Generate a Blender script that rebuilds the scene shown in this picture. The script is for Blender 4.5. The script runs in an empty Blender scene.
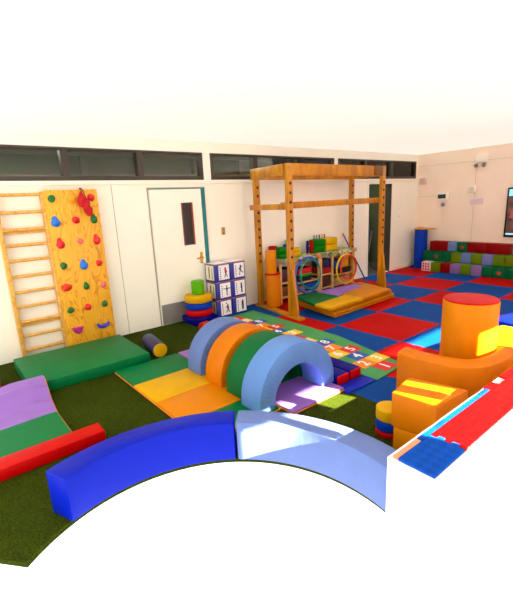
import bpy, bmesh, math, random
from mathutils import Vector, Matrix, noise
random.seed(7)
S = bpy.context.scene
COL = S.collection
PI = math.pi

# ------------------------------------------------------------------ helpers
def lin(c):
    c = c / 255.0
    return c / 12.92 if c <= 0.04045 else ((c + 0.055) / 1.055) ** 2.4

def rgb(r, g, b):
    return (lin(r), lin(g), lin(b), 1.0)

def new_mat(name):
    m = bpy.data.materials.new(name); m.use_nodes = True
    nt = m.node_tree
    return m, nt, nt.nodes['Principled BSDF']

def plain(name, c, rough=0.5, metal=0.0, var=0.06, bump=0.0, scale=8.0, spec=0.5, coat=0.0):
    """a material with slight colour variation and bump"""
    m, nt, p = new_mat(name)
    col = rgb(*c)
    tc = nt.nodes.new('ShaderNodeTexCoord')
    n = nt.nodes.new('ShaderNodeTexNoise'); n.inputs['Scale'].default_value = scale
    n.inputs['Detail'].default_value = 4
    nt.links.new(tc.outputs['Object'], n.inputs['Vector'])
    r = nt.nodes.new('ShaderNodeValToRGB')
    r.color_ramp.elements[0].position = 0.3; r.color_ramp.elements[1].position = 0.7
    r.color_ramp.elements[0].color = tuple(x * (1 - var) for x in col[:3]) + (1,)
    r.color_ramp.elements[1].color = tuple(min(1, x * (1 + var)) for x in col[:3]) + (1,)
    nt.links.new(n.outputs['Fac'], r.inputs['Fac'])
    nt.links.new(r.outputs['Color'], p.inputs['Base Color'])
    p.inputs['Roughness'].default_value = rough
    p.inputs['Metallic'].default_value = metal
    p.inputs['Specular IOR Level'].default_value = spec
    p.inputs['Coat Weight'].default_value = coat
    if bump:
        b = nt.nodes.new('ShaderNodeBump'); b.inputs['Strength'].default_value = bump
        b.inputs['Distance'].default_value = 0.02
        nt.links.new(n.outputs['Fac'], b.inputs['Height'])
        nt.links.new(b.outputs['Normal'], p.inputs['Normal'])
    return m

def deep(c, k=0.60, sat=1.28):
    # pigment as the mats have it: a little darker and purer than the lit swatch
    v = [lin(x) for x in c]; m = sum(v) / 3
    v = [min(1, max(0.0, (m + (x - m) * sat) * k)) for x in v]
    return [255 * (x * 12.92 if x <= 0.0031308 else 1.055 * x ** (1 / 2.4) - 0.055) for x in v]

def vinyl(name, c, rough=0.45, bump=0.25):
    return plain(name, deep(c), rough, var=0.05, bump=bump, scale=6.0, spec=0.13)

def wood(name, c1, c2, scale=6.0, stretch=(1, 1, 0.08), rough=0.45, lo=0.35, hi=0.7, dist=2.0):
    m, nt, p = new_mat(name)
    tc = nt.nodes.new('ShaderNodeTexCoord')
    mp = nt.nodes.new('ShaderNodeMapping'); mp.inputs['Scale'].default_value = stretch
    n = nt.nodes.new('ShaderNodeTexNoise'); n.inputs['Scale'].default_value = scale
    n.inputs['Detail'].default_value = 6; n.inputs['Distortion'].default_value = dist
    r = nt.nodes.new('ShaderNodeValToRGB')
    r.color_ramp.elements[0].position = lo; r.color_ramp.elements[1].position = hi
    r.color_ramp.elements[0].color = rgb(*c1); r.color_ramp.elements[1].color = rgb(*c2)
    nt.links.new(tc.outputs['Object'], mp.inputs['Vector'])
    nt.links.new(mp.outputs['Vector'], n.inputs['Vector'])
    nt.links.new(n.outputs['Fac'], r.inputs['Fac'])
    nt.links.new(r.outputs['Color'], p.inputs['Base Color'])
    p.inputs['Roughness'].default_value = rough
    return m

def emit(name, c, s):
    m, nt, p = new_mat(name)
    p.inputs['Base Color'].default_value = (0.01, 0.01, 0.01, 1)
    p.inputs['Emission Color'].default_value = rgb(*c)
    p.inputs['Emission Strength'].default_value = s
    p.inputs['Roughness'].default_value = 0.2
    return m

def BM():
    return bmesh.new()

def add_box(bm, x0, x1, y0, y1, z0, z1, bevel=0.0, seg=2, mi=0, rot=0.0, about=None):
    t = bmesh.new()
    bmesh.ops.create_cube(t, size=1.0)
    for v in t.verts:
        v.co = Vector(((x0 + x1) / 2 + v.co.x * (x1 - x0), (y0 + y1) / 2 + v.co.y * (y1 - y0), (z0 + z1) / 2 + v.co.z * (z1 - z0)))
    if bevel:
        bmesh.ops.bevel(t, geom=t.edges[:], offset=bevel, segments=seg, profile=0.5, affect='EDGES')
    if rot:
        c = Vector(about or ((x0 + x1) / 2, (y0 + y1) / 2, 0))
        bmesh.ops.rotate(t, verts=t.verts, cent=c, matrix=Matrix.Rotation(rot, 3, 'Z'))
    merge(bm, t, mi)

def merge(bm, t, mi=0, keep=False):
    vm = {}
    for v in t.verts: vm[v] = bm.verts.new(v.co)
    for f in t.faces:
        try:
            nf = bm.faces.new([vm[v] for v in f.verts])
            nf.material_index = f.material_index if keep else mi
            nf.smooth = f.smooth
        except ValueError:
            pass
    t.free()

def add_bar(bm, p0, p1, w, h, bevel=0.004, up=(0, 0, 1), mi=0, taper=None):
    """a rectangular bar from p0 to p1, w across, h along 'up'"""
    p0, p1 = Vector(p0), Vector(p1); d = (p1 - p0); L = d.length; d.normalize()
    u = Vector(up); s = d.cross(u).normalized(); u = s.cross(d).normalized()
    t = bmesh.new(); bmesh.ops.create_cube(t, size=1.0)
    for v in t.verts:
        k = 1.0 if not taper or v.co.x < 0 else taper
        v.co = p0 + d * ((v.co.x + 0.5) * L) + s * (v.co.y * w * k) + u * (v.co.z * h * k)
    bmesh.ops.recalc_face_normals(t, faces=t.faces[:])
    if bevel: bmesh.ops.bevel(t, geom=t.edges[:], offset=bevel, segments=2, profile=0.5, affect='EDGES')
    merge(bm, t, mi)

def add_cyl(bm, p0, p1, r, seg=32, bevel=0.0, mi=0, r1=None):
    p0, p1 = Vector(p0), Vector(p1); d = p1 - p0; L = d.length
    t = bmesh.new()
    bmesh.ops.create_cone(t, cap_ends=True, segments=seg, radius1=r, radius2=r if r1 is None else r1, depth=L)
    if bevel:
        es = [e for e in t.edges if abs(e.verts[0].co.z - e.verts[1].co.z) < 1e-6]
        bmesh.ops.bevel(t, geom=es, offset=bevel, segments=3, profile=0.5, affect='EDGES')
    q = Vector((0, 0, 1)).rotation_difference(d.normalized()).to_matrix()
    for v in t.verts: v.co = q @ v.co + (p0 + p1) / 2
    for f in t.faces: f.smooth = len(f.verts) == 4
    merge(bm, t, mi)

def add_tube(bm, pts, r, seg=10, closed=False, mi=0):
    pts = [Vector(p) for p in pts]; n = len(pts); rings = []
    prev = None
    for i, p in enumerate(pts):
        a = pts[(i - 1) % n] if (closed or i > 0) else p
        b = pts[(i + 1) % n] if (closed or i < n - 1) else p
        d = (b - a).normalized()
        u = prev if prev else (Vector((0, 0, 1)) if abs(d.z) < 0.9 else Vector((1, 0, 0)))
        s = d.cross(u).normalized(); u = s.cross(d).normalized(); prev = u
        rings.append([bm.verts.new(p + (s * math.cos(2 * PI * k / seg) + u * math.sin(2 * PI * k / seg)) * r) for k in range(seg)])
    m = n if closed else n - 1
    for i in range(m):
        A, B = rings[i], rings[(i + 1) % n]
        for k in range(seg):
            f = bm.faces.new((A[k], A[(k + 1) % seg], B[(k + 1) % seg], B[k])); f.smooth = True; f.material_index = mi
    if not closed:
        bm.faces.new(rings[0][::-1]).material_index = mi; bm.faces.new(rings[-1]).material_index = mi

def add_ball(bm, c, sx, sy, sz, sub=3, lump=0.0, mi=0, rot=None):
    t = bmesh.new(); bmesh.ops.create_icosphere(t, subdivisions=sub, radius=1.0)
    for v in t.verts:
        k = 1 + lump * noise.noise(v.co * 2.2 + Vector(c) * 3)
        w = Vector((v.co.x * sx * k, v.co.y * sy * k, v.co.z * sz * k))
        if rot: w = rot @ w
        v.co = w + Vector(c)
    for f in t.faces: f.smooth = True
    merge(bm, t, mi)

def add_prism(bm, poly, z0, z1, bevel=0.0, mi=0, seg=2):
    """a footprint polygon (x, y) extruded from z0 to z1"""
    t = bmesh.new()
    b = [t.verts.new((x, y, z0)) for x, y in poly]; u = [t.verts.new((x, y, z1)) for x, y in poly]
    n = len(poly)
    t.faces.new(b[::-1]); t.faces.new(u)
    for i in range(n):
        t.faces.new((b[i], b[(i + 1) % n], u[(i + 1) % n], u[i]))
    bmesh.ops.recalc_face_normals(t, faces=t.faces[:])
    if bevel:
        es = [e for e in t.edges if abs(e.verts[0].co.z - e.verts[1].co.z) < 1e-6]
        vs = []
        for e in t.edges:
            if abs(e.verts[0].co.z - e.verts[1].co.z) > 1e-6:
                a = e.calc_face_angle(0)
                if a > 0.6: vs.append(e)
        bmesh.ops.bevel(t, geom=es + vs, offset=bevel, segments=seg, profile=0.5, affect='EDGES')
    for f in t.faces: f.smooth = False
    merge(bm, t, mi)

def smooth_by_angle(me, ang=0.6):
    bm = bmesh.new(); bm.from_mesh(me)
    for f in bm.faces: f.smooth = True
    for e in bm.edges:
        if len(e.link_faces) == 2: e.smooth = e.calc_face_angle(0) < ang
    bm.to_mesh(me); bm.free()

def tag(o, label=None, cat=None, group=None, kind=None):
    if label: o['label'] = label
    if cat: o['category'] = cat
    if group: o['group'] = group
    if kind: o['kind'] = kind
    return o

def wpos(p):
    v = Vector((0, 0, 0))
    while p is not None:
        v += p.location; p = p.parent
    return v

def obj(name, bm, mats, parent=None, loc=None, ang=0.6):
    """links bm (drawn in room coordinates) as one mesh; its origin is 'loc' or its parent's base"""
    me = bpy.data.meshes.new(name)
    bmesh.ops.recalc_face_normals(bm, faces=bm.faces[:])
    if loc is None:
        if parent is None:
            xs = [v.co for v in bm.verts]
            loc = Vector(((min(v.x for v in xs) + max(v.x for v in xs)) / 2, (min(v.y for v in xs) + max(v.y for v in xs)) / 2, min(v.z for v in xs)))
        else:
            loc = wpos(parent)
    loc = Vector(loc)
    for v in bm.verts: v.co -= loc
    bm.to_mesh(me); bm.free()
    for m in (mats if isinstance(mats, (list, tuple)) else [mats]): me.materials.append(m)
    if ang: smooth_by_angle(me, ang)
    o = bpy.data.objects.new(name, me); COL.objects.link(o)
    if parent is not None:
        o.parent = parent; o.location = loc - wpos(parent)
    else:
        o.location = loc
    return o

def thing(name, label, cat, loc, group=None):
    o = bpy.data.objects.new(name, None); COL.objects.link(o)
    o.location = loc; o.empty_display_size = 0.1
    return tag(o, label, cat, group)

def dup(root, loc, label, rotz=None):
    r = root.copy(); COL.objects.link(r); r.location = loc; r['label'] = label
    if rotz is not None: r.rotation_euler.z = rotz
    for ch in list(root.children):
        c = ch.copy(); COL.objects.link(c); c.parent = r
        for g in ch.children:
            d = g.copy(); COL.objects.link(d); d.parent = c
    return r

def text_mesh(bm, s, size, M, mi=0):
    """lettering as mesh faces, placed by matrix M (text in its xy plane, centred)"""
    cu = bpy.data.curves.new('lettering', 'FONT'); cu.body = s; cu.size = size
    cu.align_x = 'CENTER'; cu.align_y = 'CENTER'; cu.offset = size * 0.025
    ob = bpy.data.objects.new('lettering', cu); COL.objects.link(ob)
    dg = bpy.context.evaluated_depsgraph_get()
    me = bpy.data.meshes.new_from_object(ob.evaluated_get(dg))
    t = bmesh.new(); t.from_mesh(me)
    bmesh.ops.transform(t, matrix=M, verts=t.verts)
    merge(bm, t, mi)
    bpy.data.objects.remove(ob); bpy.data.meshes.remove(me); bpy.data.curves.remove(cu)

# ------------------------------------------------------------------ materials
WALL = plain('cream_wall_paint', (253, 249, 230), 0.6, var=0.015, bump=0.03, scale=3)
WALL_R = plain('wall_paint_with_bounce', (250, 230, 205), 0.6, var=0.015, bump=0.03, scale=3)  # cream like the back wall; pink bounce light is put into the colour
TRIMC = plain('cream_trim_paint', (250, 244, 224), 0.5, var=0.01)
FRAME_DK = plain('bronze_window_frame', (66, 58, 48), 0.45, 0.3)
BLACKM = plain('black_plastic', (18, 18, 20), 0.35)
TEAL = plain('teal_paint', (0, 118, 120), 0.4)
GREY = plain('grey_metal_plate', (150, 148, 138), 0.45, 0.4, bump=0.02)
BRASS = plain('brass', (190, 150, 60), 0.3, 0.9)
SEAM = plain('wall_joint', (182, 170, 146), 0.7)
RED = vinyl('red_vinyl', (225, 6, 14))
DKRED = vinyl('dark_red_vinyl', (178, 8, 22))
BLUE = vinyl('blue_vinyl', (12, 88, 200))
ROYAL = vinyl('royal_blue_vinyl', (4, 70, 200), 0.42)
NAVY = vinyl('navy_vinyl', (24, 38, 140), 0.32)
GREEN = vinyl('green_vinyl', (0, 132, 78))
DKGREEN = vinyl('deep_green_vinyl', (0, 120, 66))
LIME = vinyl('lime_vinyl', (120, 200, 10))
OLIVE = vinyl('olive_lime_vinyl', (132, 164, 0))
YELLOW = vinyl('yellow_vinyl', (255, 200, 0))
ORANGE = vinyl('orange_vinyl', (255, 166, 0))
DORANGE = vinyl('deep_orange_vinyl', (248, 152, 0))
PURPLE = vinyl('lilac_vinyl', (186, 148, 222))
LBLUE = vinyl('pale_blue_vinyl', (142, 178, 240))
GBLUE = vinyl('grey_blue_vinyl', (136, 158, 212))
WHITE = plain('white_laminate', (248, 247, 240), 0.35, var=0.01)
CARD = plain('white_card', (250, 248, 250), 0.5, var=0.01)
INK = plain('dark_print', (34, 28, 60), 0.6)
REDINK = plain('red_print', (220, 20, 40), 0.6)
PIPING = plain('orange_piping', (226, 120, 20), 0.5)
LWOOD = wood('pale_pine', (214, 160, 84), (238, 196, 120), 5, (2, 2, 2))
BARWOOD = wood('golden_pine', (214, 150, 52), (240, 190, 92), 6, (2, 2, 2))
FWOOD = wood('orange_varnished_timber', (168, 102, 0), (212, 142, 2), 4, (1.5, 1.5, 0.5), 0.38, dist=0.6)
HOLE = plain('dark_hole', (40, 16, 4), 0.8)

def ply():
    m, nt, p = new_mat('plywood_face')
    tc = nt.nodes.new('ShaderNodeTexCoord')
    mp = nt.nodes.new('ShaderNodeMapping'); mp.inputs['Scale'].default_value = (2.6, 1, 0.7)
    n = nt.nodes.new('ShaderNodeTexNoise'); n.inputs['Scale'].default_value = 1.7
    n.inputs['Detail'].default_value = 3; n.inputs['Distortion'].default_value = 0.5
    mul = nt.nodes.new('ShaderNodeMath'); mul.operation = 'MULTIPLY'; mul.inputs[1].default_value = 13.0
    fr = nt.nodes.new('ShaderNodeMath'); fr.operation = 'FRACT'
    r = nt.nodes.new('ShaderNodeValToRGB')
    e = r.color_ramp.elements
    e[0].position = 0.0; e[0].color = rgb(250, 186, 46)
    e[1].position = 0.72; e[1].color = rgb(246, 172, 34)
    a = e.new(0.9); a.color = rgb(214, 132, 22)
    b = e.new(1.0); b.color = rgb(250, 186, 46)
    nt.links.new(tc.outputs['Object'], mp.inputs['Vector']); nt.links.new(mp.outputs['Vector'], n.inputs['Vector'])
    nt.links.new(n.outputs['Fac'], mul.inputs[0]); nt.links.new(mul.outputs[0], fr.inputs[0])
    nt.links.new(fr.outputs[0], r.inputs['Fac']); nt.links.new(r.outputs['Color'], p.inputs['Base Color'])
    p.inputs['Roughness'].default_value = 0.45
    return m
PLY = ply()

def eva(name, c, freq=24.0, tread=0.18):
    """interlocking foam mat with a raised diamond tread"""
    m, nt, p = new_mat(name)
    tc = nt.nodes.new('ShaderNodeTexCoord')
    mp = nt.nodes.new('ShaderNodeMapping'); mp.inputs['Rotation'].default_value = (0, 0, PI / 4); mp.inputs['Scale'].default_value = (freq, freq, 1)
    ck = nt.nodes.new('ShaderNodeTexChecker'); ck.inputs['Scale'].default_value = 1.0
    n = nt.nodes.new('ShaderNodeTexNoise'); n.inputs['Scale'].default_value = 5; n.inputs['Detail'].default_value = 5
    mix = nt.nodes.new('ShaderNodeMixRGB'); mix.blend_type = 'MIX'
    col = rgb(*deep(c))
    mix.inputs['Color1'].default_value = tuple(x * 0.86 for x in col[:3]) + (1,)
    mix.inputs['Color2'].default_value = tuple(min(1, x * 1.1) for x in col[:3]) + (1,)
    nt.links.new(tc.outputs['Object'], mp.inputs['Vector']); nt.links.new(mp.outputs['Vector'], ck.inputs['Vector'])
    nt.links.new(tc.outputs['Object'], n.inputs['Vector'])
    nt.links.new(n.outputs['Fac'], mix.inputs['Fac'])
    tr = nt.nodes.new('ShaderNodeMixRGB'); tr.blend_type = 'MULTIPLY'; tr.inputs['Fac'].default_value = tread  # tread hollows darkened in the colour so the relief's shading shows
    nt.links.new(mix.outputs['Color'], tr.inputs['Color1']); nt.links.new(ck.outputs['Color'], tr.inputs['Color2'])
    ck.inputs['Color1'].default_value = (1, 1, 1, 1); ck.inputs['Color2'].default_value = (0.3, 0.3, 0.3, 1)
    nt.links.new(tr.outputs['Color'], p.inputs['Base Color'])
    b = nt.nodes.new('ShaderNodeBump'); b.inputs['Strength'].default_value = 0.9; b.inputs['Distance'].default_value = 0.006
    nt.links.new(ck.outputs['Fac'], b.inputs['Height']); nt.links.new(b.outputs['Normal'], p.inputs['Normal'])
    p.inputs['Roughness'].default_value = 0.6; p.inputs['Specular IOR Level'].default_value = 0.08
    return m
EVA_R = eva('red_foam_tile', (222, 8, 16))
EVA_B = eva('blue_foam_tile', (0, 100, 180))
PAD_R = eva('red_ledge_foam', (222, 6, 44), 26, 0.5)
PAD_B = eva('blue_ledge_foam', (0, 110, 214), 26, 0.3)

def turf():
    m, nt, p = new_mat('artificial_turf')
    tc = nt.nodes.new('ShaderNodeTexCoord')
    n = nt.nodes.new('ShaderNodeTexNoise'); n.inputs['Scale'].default_value = 160; n.inputs['Detail'].default_value = 3
    n2 = nt.nodes.new('ShaderNodeTexNoise'); n2.inputs['Scale'].default_value = 2.2; n2.inputs['Detail'].default_value = 3
    r = nt.nodes.new('ShaderNodeValToRGB')
    r.color_ramp.elements[0].position = 0.3; r.color_ramp.elements[0].color = rgb(22, 30, 3)
    r.color_ramp.elements[1].position = 0.72; r.color_ramp.elements[1].color = rgb(70, 84, 8)
    mx = nt.nodes.new('ShaderNodeMixRGB'); mx.blend_type = 'MULTIPLY'; mx.inputs['Fac'].default_value = 0.5
    nt.links.new(tc.outputs['Object'], n.inputs['Vector']); nt.links.new(tc.outputs['Object'], n2.inputs['Vector'])
    nt.links.new(n.outputs['Fac'], r.inputs['Fac']); nt.links.new(r.outputs['Color'], mx.inputs['Color1']); nt.links.new(n2.outputs['Color'], mx.inputs['Color2'])
    sat = nt.nodes.new('ShaderNodeHueSaturation'); nt.links.new(r.outputs['Color'], sat.inputs['Color'])
    mr = nt.nodes.new('ShaderNodeMapRange'); mr.inputs['To Min'].default_value = 0.75; mr.inputs['To Max'].default_value = 1.25
    nt.links.new(n2.outputs['Fac'], mr.inputs['Value']); nt.links.new(mr.outputs['Result'], sat.inputs['Value'])
    nt.links.new(sat.outputs['Color'], p.inputs['Base Color'])
    b = nt.nodes.new('ShaderNodeBump'); b.inputs['Strength'].default_value = 0.8; b.inputs['Distance'].default_value = 0.01
    nt.links.new(n.outputs['Fac'], b.inputs['Height']); nt.links.new(b.outputs['Normal'], p.inputs['Normal'])
    p.inputs['Roughness'].default_value = 0.95; p.inputs['Specular IOR Level'].default_value = 0.05
    return m
TURF = turf()

def printed():
    m, nt, p = new_mat('alphabet_printed_cloth')
    tc = nt.nodes.new('ShaderNodeTexCoord')
    v = nt.nodes.new('ShaderNodeTexVoronoi'); v.inputs['Scale'].default_value = 22
    r = nt.nodes.new('ShaderNodeValToRGB'); r.color_ramp.interpolation = 'CONSTANT'
    e = r.color_ramp.elements
    e[0].position = 0; e[0].color = rgb(150, 160, 60); e[1].position = 0.3; e[1].color = rgb(214, 206, 180)
    for pos, c in ((0.5, (120, 120, 110)), (0.66, (120, 190, 40)), (0.8, (70, 80, 90)), (0.92, (230, 110, 40))):
        k = e.new(pos); k.color = rgb(*c)
    s = nt.nodes.new('ShaderNodeSeparateColor')
    nt.links.new(tc.outputs['Object'], v.inputs['Vector']); nt.links.new(v.outputs['Color'], s.inputs['Color'])
    nt.links.new(s.outputs['Red'], r.inputs['Fac']); nt.links.new(r.outputs['Color'], p.inputs['Base Color'])
    p.inputs['Roughness'].default_value = 0.6
    return m
PRINT = printed()

def glass():
    m, nt, p = new_mat('window_glass')
    nt.nodes.remove(p)
    t = nt.nodes.new('ShaderNodeBsdfTransparent'); t.inputs['Color'].default_value = (0.82, 0.86, 0.8, 1)
    g = nt.nodes.new('ShaderNodeBsdfGlossy'); g.inputs['Roughness'].default_value = 0.03
    f = nt.nodes.new('ShaderNodeFresnel'); f.inputs['IOR'].default_value = 1.5
    mx = nt.nodes.new('ShaderNodeMixShader')
    nt.links.new(f.outputs['Fac'], mx.inputs['Fac']); nt.links.new(t.outputs['BSDF'], mx.inputs[1]); nt.links.new(g.outputs['BSDF'], mx.inputs[2])
    nt.links.new(mx.outputs['Shader'], nt.nodes['Material Output'].inputs['Surface'])
    return m
GLASS = glass()

def fill_ceiling():
    """unseen ceiling made translucent so daylight brightens the room"""
    m, nt, p = new_mat('translucent_fill_ceiling')
    nt.nodes.remove(p)
    t = nt.nodes.new('ShaderNodeBsdfTranslucent'); t.inputs['Color'].default_value = (0.36, 0.36, 0.352, 1)
    d = nt.nodes.new('ShaderNodeBsdfDiffuse'); d.inputs['Color'].default_value = (0.95, 0.95, 0.93, 1)
    mx = nt.nodes.new('ShaderNodeMixShader'); mx.inputs['Fac'].default_value = ROOF_REFLECT
    nt.links.new(t.outputs['BSDF'], mx.inputs[1]); nt.links.new(d.outputs['BSDF'], mx.inputs[2])
    nt.links.new(mx.outputs['Shader'], nt.nodes['Material Output'].inputs['Surface'])
    return m
ROOF_REFLECT = 0.4
ROOF = fill_ceiling()

# ------------------------------------------------------------------ the room
XL, XR = -10.6, 0.0
WB, WT = 2.16, 2.56           # clerestory sill and head
CEIL = 2.72
def struct(name, bm, m, label=None, parent=None, ang=0):
    o = obj(name, bm, m, parent, ang=ang)
    o['kind'] = 'structure'
    if label: o['label'] = label
    return o

# foam tile floor, one metre interlocking tiles in two colours
def floor_tiles():
    bm = BM()
    ox, oy = -3.39, -1.96
    x_cut, y_cut = -6.95, -6.4
    cache = {}
    def edge(a, b):
        """jigsaw line from grid corner a to b, shared by the two tiles"""
        key = (min(a, b), max(a, b))
        if key not in cache:
            p, q = Vector(key[0]), Vector(key[1]); d = q - p; n = Vector((-d.y, d.x)).normalized()
            pts = []; k = 14
            for i in range(k):
                s = 0.007 if i % 2 else -0.007
                for e in (0.08, 0.92):
                    pts.append(p + d * ((i + e) / k) + n * s)
            cache[key] = [p] + pts + [q]
        L = cache[key]
        return L if a == key[0] else L[::-1]
    for i in range(-4, 5):
        for j in range(-3, 6):
            x1, x0 = ox - i, ox - i - 1; y1, y0 = oy - j, oy - j - 1
            x1 = min(x1, 0.0); y1 = min(y1, 0.0); x0 = max(x0, x_cut); y0 = max(y0, y_cut)
            if x1 - x0 < 0.02 or y1 - y0 < 0.02: continue
            c = [(round(x, 4), round(y, 4)) for x, y in ((x0, y0), (x1, y0), (x1, y1), (x0, y1))]
            pts = []
            for k in range(4): pts += edge(c[k], c[(k + 1) % 4])[:-1]
            f = bm.faces.new([bm.verts.new((p[0], p[1], 0)) for p in pts])
            f.material_index = 0 if (i + j) % 2 else 1
    ex = bmesh.ops.extrude_face_region(bm, geom=bm.faces[:])
    vs = [g for g in ex['geom'] if isinstance(g, bmesh.types.BMVert)]
    for v in vs: v.co.z = -0.03
    o = struct('floor', bm, [EVA_R, EVA_B], 'interlocking red and blue foam tile floor in a chequer pattern')
    return o
floor_tiles()

RC = (-9.05, -4.30)           # centre of the soft ring in the foreground
def ring_pts(r, a0, a1, n, c=RC):
    return [(c[0] + r * math.cos(math.radians(a0 + (a1 - a0) * k / n)), c[1] + r * math.sin(math.radians(a0 + (a1 - a0) * k / n))) for k in range(n + 1)]

bm = BM()
turf_poly = [(-10.3, 0.0), (-10.3, -2.75)] + ring_pts(1.07, 128, -12, 30) + [(-7.9, -4.66), (-6.95, -4.66), (-6.95, -1.25), (-6.5, -1.25), (-6.5, 0.0)]
add_prism(bm, turf_poly, -0.03, 0.004)
struct('floor_turf', bm, TURF, 'dark green artificial turf laid along the wall')

# back wall with clerestory openings and an open doorway
bm = BM()
DX0, DX1, DZ = -2.02, -1.15, 2.05
add_box(bm, XL, DX0, 0, 0.12, -0.03, WB)
add_box(bm, DX1, 0.12, 0, 0.12, -0.03, WB)
add_box(bm, DX0, DX1, 0, 0.12, DZ, WB)
add_box(bm, XL, 0.12, 0, 0.12, WT, CEIL)
for a, b in ((-6.25, -6.11), (-3.17, -3.05), (-0.12, 0.12)):
    add_box(bm, a, b, 0, 0.12, WB, WT)
struct('wall_back', bm, WALL, 'cream back wall under a strip of dark high windows')
bm = BM(); add_box(bm, 0, 0.12, -6.4, 0.0, -0.03, CEIL)
struct('wall_right', bm, WALL_R, 'cream side wall, pink bounce in its colour, behind the cube blocks')
bm = BM(); add_box(bm, XL - 0.1, 3.2, -8.65, 1.9, CEIL, CEIL + 0.02)  # translucent for added top light; runs past the room to cut off the sun
struct('ceiling', bm, ROOF, 'white ceiling made translucent to brighten the room')

# wall joints and thin trims
bm = BM()
for x in (-9.45, -7.72):
    add_box(bm, x - 0.004, x + 0.004, -0.003, 0.001, 0.0, 2.10)
struct('trim_1', bm, SEAM, 'thin vertical panel joints on the back wall')
bm = BM(); add_box(bm, XL, 0.0, -0.018, 0.001, 2.105, 2.16, 0.004)
struct('trim_2', bm, TRIMC, 'cream sill board under the high windows')
bm = BM()
add_box(bm, -0.003, 0.001, -1.384, -1.378, 0.66, 2.4)
add_box(bm, -0.003, 0.001, -2.6, 0, 2.435, 2.44)
add_box(bm, -0.003, 0.001, -0.56, 0, 1.715, 1.72)
struct('trim_3', bm, SEAM, 'thin panel joints on the side wall')
bm = BM(); add_box(bm, -1.1, 0, -0.02, 0.001, 0, 0.09, 0.004); add_box(bm, -6.2, -5.6, -0.02, 0.001, 0, 0.05, 0.004)
struct('baseboard_back', bm, TRIMC, 'low cream skirting along the back wall')

# the corridor beyond the high windows and the doorway
DARKWALL = plain('corridor_wall', (70, 78, 52), 0.8)
DARKCEIL = plain('corridor_ceiling', (128, 116, 96), 0.8)
DARKGREEN = plain('corridor_green_wall', (72, 110, 24), 0.8)
bm = BM()
add_box(bm, XL, 0.12, 1.7, 1.8, -0.03, CEIL)
add_box(bm, XL - 0.1, XL, 0.12, 1.8, -0.03, CEIL)
add_box(bm, 0.02, 0.12, 0.12, 1.7, -0.03, CEIL)
struct('wall_corridor', bm, DARKWALL, 'dim corridor wall beyond the high windows')
bm = BM(); add_box(bm, XL, 0.12, 0.12, 1.7, -0.05, -0.03)
struct('floor_corridor', bm, plain('corridor_floor', (60, 56, 50), 0.7), 'dark corridor floor beyond the doorway')
bm = BM(); add_box(bm, XL, 0.12, 0.12, 1.8, CEIL - 0.06, CEIL)
struct('ceiling_corridor', bm, DARKCEIL, 'brown corridor ceiling beyond the high windows')
bm = BM(); add_box(bm, -2.9, 0.0, 1.62, 1.7, 0.0, CEIL - 0.07)
struct('wall_corridor_panel', bm, DARKGREEN, 'dark green wall panel seen through the doorway')
bm = BM()
for x in (-9.6, -8.9, -7.9, -7.6, -6.6, -5.5, -4.4, -2.7):
    add_box(bm, x, x + 0.09, 1.5, 1.62, 1.2, CEIL - 0.07)
add_box(bm, XL, -2.92, 1.45, 1.6, 2.28, 2.36)
struct('trim_4', bm, plain('corridor_timber', (84, 74, 62), 0.7), 'brown corridor framing beyond the high windows')

for x in (-8.6, -6.0, -3.9, -1.4):  # fill lights added to brighten the view through the windows and doorway
    ld = bpy.data.lights.new('corridor_fill', 'AREA'); ld.shape = 'RECTANGLE'; ld.size = 1.2; ld.size_y = 0.15; ld.energy = 13; ld.color = (1, 0.95, 0.85)
    lo_ = bpy.data.objects.new('corridor_fill', ld); COL.objects.link(lo_); lo_.location = (x, 0.7, CEIL - 0.08)
# windows: frame with mullions, panes as sub-pieces
def window(name, x0, x1, mull, label, thin=()):
    bm = BM()
    fw = 0.045
    add_box(bm, x0, x1, -0.012, 0.10, WB, WB + 0.055, 0.004)
    add_box(bm, x0, x1, -0.012, 0.10, WT - 0.03, WT, 0.004)
    add_box(bm, x0, x0 + fw, -0.011, 0.10, WB, WT, 0.004); add_box(bm, x1 - fw, x1, -0.011, 0.10, WB, WT, 0.004)
    for m in mull: add_box(bm, m - 0.045, m + 0.045, -0.011, 0.10, WB, WT, 0.004)
    for m in thin: add_box(bm, m - 0.022, m + 0.022, 0.0, 0.08, WB, WT, 0.004)
    w = struct(name, bm, FRAME_DK, label)
    xs = [x0] + sorted(list(mull) + list(thin)) + [x1]
    for a, b in zip(xs, xs[1:]):
        g = BM(); add_box(g, a + 0.02, b - 0.02, 0.045, 0.05, WB + 0.05, WT - 0.02)
        struct('pane', g, GLASS, None, w)
    return w
window('window_1', XL + 0.1, -6.25, (-8.26, -7.27), 'long dark framed high window above the climbing board and door', (-9.4,))
window('window_2', -6.11, -3.17, (-5.2,), 'dark framed high window above the wooden frame', (-4.22,))
window('window_3', -3.05, -0.12, (-2.14, -1.15), 'dark framed high window above the open doorway')

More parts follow.
